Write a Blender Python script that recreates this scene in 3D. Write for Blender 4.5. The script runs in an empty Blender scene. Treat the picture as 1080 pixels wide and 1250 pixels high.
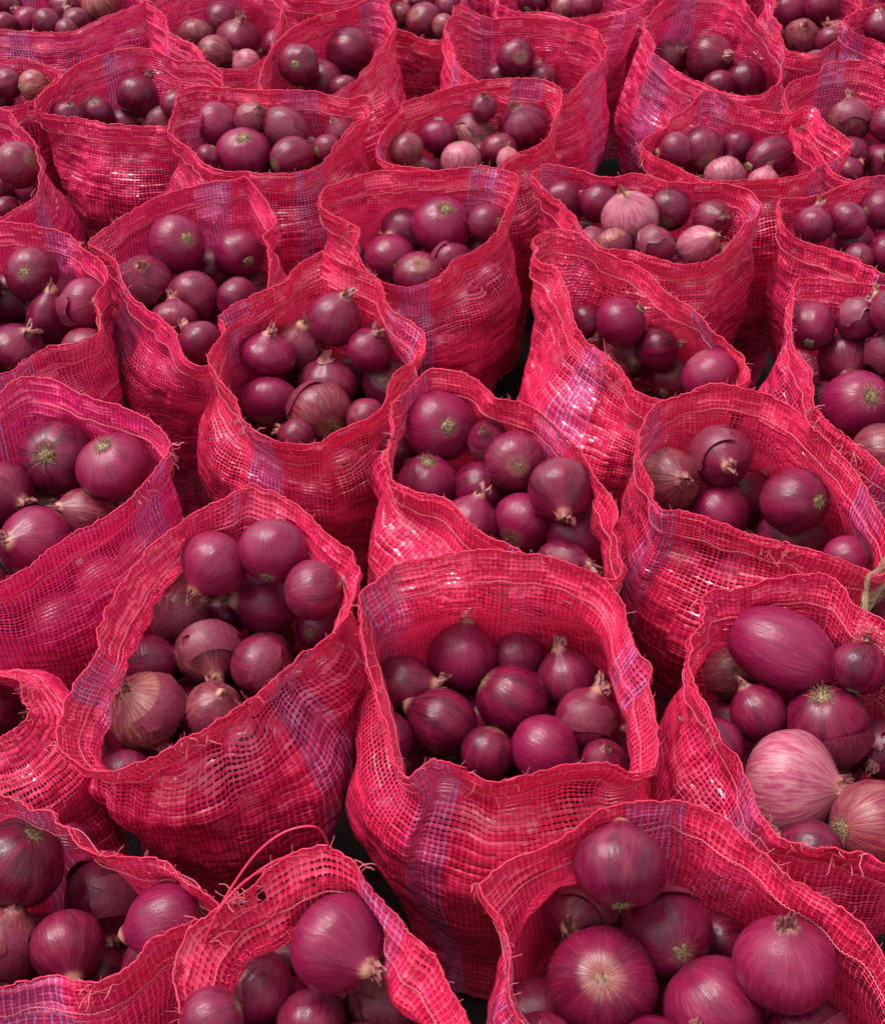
import bpy, math, random
import numpy as np
from mathutils import Vector, Matrix

random.seed(7)
rng = np.random.default_rng(7)
S = bpy.context.scene
COL = S.collection
R = math.radians

# ------------------------------------------------------------------ camera
PW, PH, F = 1080.0, 1250.0, 1700.0          # photograph size, focal length in its pixels
CAMZ, PITCH = 1.50, R(40.0)                 # eye height, angle below the horizon
HM = 0.50                                   # usual height of a sack's mouth
cam = bpy.data.cameras.new('camera')
cam.sensor_fit = 'HORIZONTAL'
cam.sensor_width = 36.0
cam.lens = F / PW * 36.0
cam.clip_end = 300
camo = bpy.data.objects.new('camera', cam)
COL.objects.link(camo)
camo.location = (0, 0, CAMZ)
camo.rotation_euler = (math.pi / 2 - PITCH, 0, 0)
S.camera = camo
CR = np.array([1.0, 0, 0])
CU = np.array([0, math.sin(PITCH), math.cos(PITCH)])
CF = np.array([0, math.cos(PITCH), -math.sin(PITCH)])
CP = np.array([0, 0, CAMZ])

def ray(x, y):
    return CF + CR * ((x - PW / 2) / F) - CU * ((y - PH / 2) / F)
def at(x, y, z):
    d = ray(x, y)
    return CP + d * ((z - CAMZ) / d[2])
def depth(p):
    return float(np.dot(np.asarray(p) - CP, CF))
def project(p):
    q = np.asarray(p) - CP
    dz = q @ CF
    return PW / 2 + F * (q @ CR) / dz, PH / 2 - F * (q @ CU) / dz, dz

# ------------------------------------------------------------------ light
SUN_EL, SUN_AZ = R(66), R(-70)              # high on the left, a little behind the sacks
w = bpy.data.worlds.new('World')
S.world = w
w.use_nodes = True
nt = w.node_tree
bg = nt.nodes['Background']
sky = nt.nodes.new('ShaderNodeTexSky')
sky.sky_type = 'NISHITA'
sky.sun_disc = False
sky.sun_elevation = SUN_EL
sky.sun_rotation = SUN_AZ
sky.dust_density = 4.0
hs = nt.nodes.new('ShaderNodeHueSaturation')
hs.inputs['Saturation'].default_value = 0.25
nt.links.new(sky.outputs[0], hs.inputs['Color'])
nt.links.new(hs.outputs[0], bg.inputs['Color'])
bg.inputs['Strength'].default_value = 0.14
sun = bpy.data.lights.new('sun', 'SUN')
sun.energy = 1.1
sun.angle = R(16)
sun.color = (1.0, 0.95, 0.93)
suno = bpy.data.objects.new('sun', sun)
COL.objects.link(suno)
sd = Vector((math.sin(SUN_AZ) * math.cos(SUN_EL), math.cos(SUN_AZ) * math.cos(SUN_EL), math.sin(SUN_EL)))
suno.rotation_euler = sd.to_track_quat('Z', 'Y').to_euler()
S.view_settings.view_transform = 'Standard'
S.view_settings.look = 'None'
S.view_settings.exposure = 1.10
S.view_settings.gamma = 1.0
S.cycles.max_bounces = 8
S.cycles.diffuse_bounces = 1
S.cycles.glossy_bounces = 2
S.cycles.transmission_bounces = 4
S.cycles.transparent_max_bounces = 24
S.cycles.use_denoising = True
S.cycles.denoiser = 'OPENIMAGEDENOISE'

# ------------------------------------------------------------------ node helpers
class NG:
    def __init__(self, name):
        self.m = bpy.data.materials.new(name)
        self.m.use_nodes = True
        self.t = self.m.node_tree
        self.t.nodes.clear()
    def n(self, typ, **kw):
        nd = self.t.nodes.new('ShaderNode' + typ)
        for k, v in kw.items():
            setattr(nd, k, v)
        return nd
    def l(self, a, b):
        self.t.links.new(a, b)
    def put(self, sock, v):
        if hasattr(v, 'is_output'):
            self.l(v, sock)
        else:
            sock.default_value = v
    def math(self, op, a, b=None, c=None, clamp=False):
        nd = self.n('Math', operation=op, use_clamp=clamp)
        self.put(nd.inputs[0], a)
        if b is not None: self.put(nd.inputs[1], b)
        if c is not None: self.put(nd.inputs[2], c)
        return nd.outputs[0]
    def vmath(self, op, a, b=None, scale=None):
        nd = self.n('VectorMath', operation=op)
        self.put(nd.inputs[0], a)
        if b is not None: self.put(nd.inputs[1], b)
        if scale is not None: self.put(nd.inputs['Scale'], scale)
        return nd.outputs['Value'] if op in ('LENGTH', 'DOT_PRODUCT') else nd.outputs[0]
    def mix(self, f, a, b):
        nd = self.n('Mix', data_type='RGBA')
        self.put(nd.inputs[0], f); self.put(nd.inputs[6], a); self.put(nd.inputs[7], b)
        return nd.outputs[2]
    def noise(self, vec, scale, detail=2.0, rough=0.5, out=0):
        nd = self.n('TexNoise')
        self.put(nd.inputs['Vector'], vec)
        nd.inputs['Scale'].default_value = scale
        nd.inputs['Detail'].default_value = detail
        nd.inputs['Roughness'].default_value = rough
        return nd.outputs[out]
    def ss(self, v, a, b, lo=0.0, hi=1.0):
        nd = self.n('MapRange', interpolation_type='SMOOTHSTEP')
        self.put(nd.inputs[0], v)
        self.put(nd.inputs[1], a); self.put(nd.inputs[2], b)
        self.put(nd.inputs[3], lo); self.put(nd.inputs[4], hi)
        return nd.outputs[0]
    def comb(self, x, y, z=0.0):
        nd = self.n('CombineXYZ')
        self.put(nd.inputs[0], x); self.put(nd.inputs[1], y); self.put(nd.inputs[2], z)
        return nd.outputs[0]
    def white(self, vec, out='Value'):
        nd = self.n('TexWhiteNoise', noise_dimensions='3D')
        self.put(nd.inputs['Vector'], vec)
        return nd.outputs[out]
    def out(self, sh):
        o = self.n('OutputMaterial')
        self.l(sh, o.inputs[0])
        return self.m

def rgb(r, g, b):
    return (r, g, b, 1.0)

# ------------------------------------------------------------------ netting: flat weft tapes, thin warp threads, open cells
def net_material(name, dense=0.0, tan=False):
    g = NG(name)
    uv = g.n('UVMap', uv_map='net').outputs[0]
    oi = g.n('ObjectInfo')
    osep = g.n('SeparateColor'); g.l(oi.outputs['Color'], osep.inputs[0])
    magenta, bandoff = osep.outputs[0], g.math('MULTIPLY', osep.outputs[1], 62.0)
    shift = g.vmath('ADD', uv, g.comb(g.math('MULTIPLY', oi.outputs['Random'], 300.0), 0.0, 0.0))
    n1 = g.noise(shift, 0.10, 2, out=1)
    n2 = g.noise(shift, 0.9, 1, out=1)
    d1 = g.vmath('MULTIPLY', g.vmath('SUBTRACT', n1, (0.5, 0.5, 0.5)), (1.1, 1.7, 0))
    d2 = g.vmath('MULTIPLY', g.vmath('SUBTRACT', n2, (0.5, 0.5, 0.5)), (0.42, 0.30, 0))
    p = g.vmath('ADD', g.vmath('ADD', uv, d1), d2)
    sp = g.n('SeparateXYZ'); g.l(p, sp.inputs[0])
    u, v = sp.outputs[0], sp.outputs[1]
    iu, iv = g.math('FLOOR', u), g.math('FLOOR', v)
    fu = g.math('ABSOLUTE', g.math('SUBTRACT', g.math('FRACT', u), 0.5))
    fv = g.math('ABSOLUTE', g.math('SUBTRACT', g.math('FRACT', v), 0.5))
    low = g.ss(g.noise(shift, 0.035, 2), 0.36, 0.64)
    rrow = g.white(g.comb(iv, 3.0, oi.outputs['Random']))
    rcol = g.white(g.comb(iu, 7.0, oi.outputs['Random']))
    cell = g.white(g.comb(iu, iv, oi.outputs['Random']), 'Color')
    csep = g.n('SeparateColor'); g.l(cell, csep.inputs[0])
    # half widths
    hv = g.math('ADD', g.math('MULTIPLY', low, 0.22), g.math('ADD', g.math('MULTIPLY', rrow, 0.07), g.ss(v, 16.0, 38.0, 0.190 + dense, 0.300 + dense)))
    hv = g.math('ADD', hv, g.math('MULTIPLY', g.math('SUBTRACT', csep.outputs[1], 0.5), 0.05))
    hu = g.math('ADD', g.math('MULTIPLY', rcol, 0.05), 0.085 + dense * 0.3)
    tape = g.ss(g.math('SUBTRACT', hv, fv), -0.03, 0.03)
    warp = g.ss(g.math('SUBTRACT', hu, fu), -0.02, 0.02)
    alpha = g.math('MAXIMUM', tape, warp)
    # blue warp threads, a dozen side by side, in bands up the sack
    bm = g.math('MODULO', g.math('ADD', g.math('ADD', iu, bandoff), 600.0), 62.0)
    band = g.math('MULTIPLY', g.math('LESS_THAN', bm, 10.0), g.math('GREATER_THAN', osep.outputs[2], 0.1))
    blue_warp = g.math('MULTIPLY', band, g.math('MULTIPLY', g.math('LESS_THAN', rcol, 0.72), g.ss(g.noise(shift, 0.12, 1), 0.35, 0.6, 0.45, 0.95)))
    red = g.mix(magenta, rgb(0.78, 0.006, 0.080), rgb(0.74, 0.008, 0.20))
    red = g.mix(g.math('MULTIPLY', rrow, 0.5), red, rgb(0.85, 0.040, 0.128))
    if tan: red = rgb(0.62, 0.50, 0.30)
    tapec = g.mix(g.math('MULTIPLY', band, 0.22), red, rgb(0.40, 0.10, 0.36))
    wred = g.mix(magenta, rgb(0.88, 0.075, 0.155), rgb(0.84, 0.075, 0.27))
    if tan: wred = rgb(0.70, 0.60, 0.42)
    warpc = g.mix(blue_warp, wred, rgb(0.36, 0.30, 0.62))
    onwarp = g.math('MULTIPLY', warp, 0.9)
    colr = g.mix(onwarp, tapec, warpc)
    # tapes lie a little askew from cell to cell, so a few of them flash
    geo = g.n('NewGeometry')
    run = g.white(g.comb(g.math('FLOOR', g.math('MULTIPLY', u, 0.14)), iv, 5.0), 'Color')
    jit = g.vmath('ADD', g.vmath('SCALE', g.vmath('SUBTRACT', cell, (0.5, 0.5, 0.5)), scale=0.34),
                  g.vmath('SCALE', g.vmath('SUBTRACT', run, (0.5, 0.5, 0.5)), scale=0.72))
    nrm = g.vmath('NORMALIZE', g.vmath('ADD', geo.outputs['Normal'], jit))
    hgt = g.math('ADD', g.math('MULTIPLY', warp, 1.0), g.math('MULTIPLY', g.math('SUBTRACT', hv, fv), 1.5))
    bp = g.n('Bump'); bp.inputs['Strength'].default_value = 0.35; bp.inputs['Distance'].default_value = 0.0012
    g.l(hgt, bp.inputs['Height']); g.l(nrm, bp.inputs['Normal'])
    b = g.n('BsdfPrincipled')
    g.l(colr, b.inputs['Base Color'])
    b.inputs['Roughness'].default_value = 0.19
    b.inputs['IOR'].default_value = 1.5
    b.inputs['Specular IOR Level'].default_value = 0.8
    g.l(bp.outputs[0], b.inputs['Normal'])
    tr = g.n('BsdfTranslucent'); g.l(colr, tr.inputs[0])
    m1 = g.n('MixShader'); m1.inputs[0].default_value = 0.20
    g.l(b.outputs[0], m1.inputs[1]); g.l(tr.outputs[0], m1.inputs[2])
    tp = g.n('BsdfTransparent')
    m2 = g.n('MixShader'); g.l(alpha, m2.inputs[0])
    g.l(tp.outputs[0], m2.inputs[1]); g.l(m1.outputs[0], m2.inputs[2])
    return g.out(m2.outputs[0])

def plastic(name, c, rough=0.35, trans=0.25):
    g = NG(name)
    b = g.n('BsdfPrincipled'); b.inputs['Base Color'].default_value = c
    b.inputs['Roughness'].default_value = rough
    tr = g.n('BsdfTranslucent'); tr.inputs[0].default_value = c
    m = g.n('MixShader'); m.inputs[0].default_value = trans
    g.l(b.outputs[0], m.inputs[1]); g.l(tr.outputs[0], m.inputs[2])
    return g.out(m.outputs[0])

# ------------------------------------------------------------------ onion skin: streaks from root to neck
def onion_material(name, stuff=False):
    g = NG(name)
    oc = g.n('Attribute', attribute_name='oc').outputs['Vector']
    if stuff:
        at_ = g.n('Attribute', attribute_name='tone'); tone = at_.outputs['Color']
        seed = at_.outputs['Alpha']
    else:
        oi = g.n('ObjectInfo'); tone = oi.outputs['Color']; seed = oi.outputs['Random']
    ts = g.n('SeparateColor'); g.l(tone, ts.inputs[0])
    pale, brown, light = ts.outputs[0], ts.outputs[1], ts.outputs[2]
    s = g.n('SeparateXYZ'); g.l(oc, s.inputs[0])
    x, y, z = s.outputs
    rad = g.math('SQRT', g.math('ADD', g.math('MULTIPLY', x, x), g.math('ADD', g.math('MULTIPLY', y, y), 1e-4)))
    dx, dy = g.math('DIVIDE', x, rad), g.math('DIVIDE', y, rad)
    sd3 = g.math('MULTIPLY', seed, 50.0)
    wob = g.math('MULTIPLY', g.noise(g.vmath('ADD', oc, g.comb(sd3, sd3, 0.0)), 1.6, 1), 0.14)
    mer = g.comb(g.math('ADD', g.math('MULTIPLY', dx, 1.0), sd3), g.math('ADD', dy, wob), g.math('MULTIPLY', z, 0.14))
    fine = g.noise(mer, 14.0, 3, 0.6)
    broad = g.noise(mer, 3.2, 2)
    blot = g.noise(g.vmath('ADD', oc, g.comb(sd3, 0.0, sd3)), 1.7, 4, 0.6)
    grit = g.noise(g.vmath('ADD', oc, g.comb(0.0, sd3, sd3)), 14.0, 4, 0.7)
    deep = rgb(0.052, 0.0010, 0.012)
    mid = rgb(0.150, 0.0026, 0.031)
    base = g.mix(g.ss(broad, 0.32, 0.68), deep, mid)
    base = g.mix(g.ss(blot, 0.45, 0.75, 0.0, 0.55), base, rgb(0.185, 0.007, 0.036))
    base = g.mix(g.math('MULTIPLY', light, 0.75), base, rgb(0.250, 0.008, 0.060))
    base = g.mix(g.ss(fine, 0.52, 0.76, 0.0, 0.17), base, rgb(0.45, 0.085, 0.14))
    vein = g.noise(mer, 30.0, 2, 0.6)
    base = g.mix(g.ss(vein, 0.58, 0.70, 0.0, 0.16), base, rgb(0.42, 0.055, 0.14))
    base = g.mix(g.ss(fine, 0.44, 0.28, 0.0, 0.5), base, rgb(0.050, 0.003, 0.018))
    palec = g.mix(g.ss(fine, 0.38, 0.62), rgb(0.40, 0.060, 0.13), rgb(0.50, 0.21, 0.235))
    base = g.mix(g.math('MULTIPLY', pale, g.ss(blot, 0.22, 0.50, 0.45, 1.0)), base, palec)
    brn = g.mix(g.ss(fine, 0.35, 0.66), rgb(0.17, 0.020, 0.032), rgb(0.36, 0.145, 0.10))
    base = g.mix(g.math('MULTIPLY', brown, g.ss(blot, 0.30, 0.55, 0.25, 1.0)), base, brn)
    # bleached round the root plate and by the dry neck
    edge = g.math('ADD', g.math('MULTIPLY', g.math('SUBTRACT', fine, 0.5), 0.22), z)
    base = g.mix(g.ss(edge, -0.92, -1.03, 0.0, 0.75), base, rgb(0.36, 0.17, 0.10))
    base = g.mix(g.ss(edge, 1.00, 1.16, 0.0, 0.9), base, rgb(0.50, 0.24, 0.16))
    base = g.mix(g.ss(grit, 0.62, 0.80, 0.0, 0.18), base, rgb(0.40, 0.12, 0.11))
    b = g.n('BsdfPrincipled')
    g.l(base, b.inputs['Base Color'])
    g.l(g.ss(blot, 0.3, 0.7, 0.18, 0.34), b.inputs['Roughness'])
    b.inputs['IOR'].default_value = 1.45
    b.inputs['Specular IOR Level'].default_value = 0.40
    bp = g.n('Bump'); bp.inputs['Strength'].default_value = 0.14; bp.inputs['Distance'].default_value = 0.02
    g.l(g.math('ADD', g.math('MULTIPLY', fine, 0.6), g.math('MULTIPLY', grit, 0.35)), bp.inputs['Height'])
    g.l(bp.outputs[0], b.inputs['Normal'])
    return g.out(b.outputs[0])

def paper_material(name, c1, c2):
    g = NG(name)
    oc = g.n('Attribute', attribute_name='oc').outputs['Vector']
    oi = g.n('ObjectInfo')
    k = g.vmath('ADD', g.vmath('MULTIPLY', oc, (2.2, 2.2, 0.25)), g.comb(g.math('MULTIPLY', oi.outputs['Random'], 40.0), 0.0, 0.0))
    f = g.noise(k, 9.0, 3, 0.6)
    c = g.mix(g.ss(f, 0.32, 0.68), c1, c2)
    b = g.n('BsdfPrincipled'); g.l(c, b.inputs['Base Color']); b.inputs['Roughness'].default_value = 0.45
    tr = g.n('BsdfTranslucent'); g.l(c, tr.inputs[0])
    m = g.n('MixShader'); m.inputs[0].default_value = 0.3
    g.l(b.outputs[0], m.inputs[1]); g.l(tr.outputs[0], m.inputs[2])
    return g.out(m.outputs[0])

def ground_material():
    g = NG('dark_packed_earth')
    tc = g.n('TexCoord').outputs['Object']
    a = g.noise(tc, 9.0, 6, 0.65)
    b_ = g.noise(tc, 120.0, 3, 0.6)
    c = g.mix(g.ss(a, 0.3, 0.7), rgb(0.010, 0.006, 0.006), rgb(0.020, 0.013, 0.012))
    c = g.mix(g.ss(b_, 0.5, 0.75, 0.0, 0.5), c, rgb(0.030, 0.022, 0.020))
    b = g.n('BsdfPrincipled'); g.l(c, b.inputs['Base Color']); b.inputs['Roughness'].default_value = 0.95; b.inputs['Specular IOR Level'].default_value = 0.05
    bp = g.n('Bump'); bp.inputs['Strength'].default_value = 0.5; bp.inputs['Distance'].default_value = 0.01
    g.l(b_, bp.inputs['Height']); g.l(bp.outputs[0], b.inputs['Normal'])
    return g.out(b.outputs[0])

M_NET = net_material('red_leno_netting')
M_HEM = net_material('red_leno_netting_doubled', 0.0)
M_TAN = net_material('tan_netting', -0.06, True)
M_EDGE = plastic('red_tape_edge', rgb(0.80, 0.030, 0.10), 0.35, 0.3)
M_STITCH = plastic('pink_stitch_thread', rgb(0.88, 0.20, 0.28), 0.32, 0.3)
M_FRAY = plastic('pink_frayed_fibre', rgb(0.88, 0.20, 0.27), 0.35, 0.4)
M_ONION = onion_material('onion_skin')
M_FILL = onion_material('onion_skin_heap', True)
M_NECK = paper_material('dry_onion_neck', rgb(0.22, 0.025, 0.05), rgb(0.50, 0.22, 0.18))
M_FLAKE = paper_material('peeling_onion_skin', rgb(0.18, 0.012, 0.046), rgb(0.28, 0.040, 0.078))
M_ROOT = paper_material('dry_onion_root', rgb(0.20, 0.12, 0.05), rgb(0.46, 0.32, 0.17))

# ------------------------------------------------------------------ mesh helpers
def mesh_obj(name, verts, faces, mat, parent=None, smooth=True, data=None):
    if data is None:
        data = bpy.data.meshes.new(name)
        data.from_pydata(verts.tolist() if hasattr(verts, 'tolist') else verts, [], faces.tolist() if hasattr(faces, 'tolist') else faces)
        data.materials.append(mat)
        if smooth:
            data.polygons.foreach_set('use_smooth', [True] * len(data.polygons))
    o = bpy.data.objects.new(name, data)
    COL.objects.link(o)
    if parent is not None:
        o.parent = parent
    return o

def set_vec_attr(me, name, arr):
    a = me.attributes.new(name, 'FLOAT_VECTOR', 'POINT')
    a.data.foreach_set('vector', np.asarray(arr, dtype=np.float32).ravel())

class Tubes:
    def __init__(self):
        self.v, self.f = [], []
    def add(self, pts, r0, r1=None, sides=4, closed=False):
        pts = np.asarray(pts, float)
        n = len(pts)
        if r1 is None: r1 = r0
        if closed:
            tan = np.roll(pts, -1, 0) - np.roll(pts, 1, 0)
        else:
            tan = np.gradient(pts, axis=0)
        tan /= np.linalg.norm(tan, axis=1)[:, None] + 1e-12
        ref = np.where(np.abs(tan[:, 2:3]) < 0.8, np.array([[0, 0, 1.0]]), np.array([[1.0, 0, 0]]))
        a = np.cross(tan, ref); a /= np.linalg.norm(a, axis=1)[:, None] + 1e-12
        b = np.cross(tan, a)
        rr = np.linspace(r0, r1, n)[:, None]
        base = len(self.v)
        ring = []
        for k in range(sides):
            t = 2 * math.pi * k / sides
            ring.append(pts + rr * (a * math.cos(t) + b * math.sin(t)))
        ring = np.stack(ring, 1).reshape(-1, 3)
        self.v.extend(ring.tolist())
        m = n if closed else n - 1
        for i in range(m):
            j = (i + 1) % n
            for k in range(sides):
                k2 = (k + 1) % sides
                self.f.append((base + i * sides + k, base + i * sides + k2, base + j * sides + k2, base + j * sides + k))
    def build(self, name, mat, parent=None):
        return mesh_obj(name, self.v, self.f, mat, parent)

# ------------------------------------------------------------------ ground
gs = 40.0
gr = mesh_obj('ground', [(-gs, -gs, 0), (gs, -gs, 0), (gs, gs, 0), (-gs, gs, 0)], [(0, 1, 2, 3)], ground_material(), None, False)
gr['kind'] = 'structure'
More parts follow.
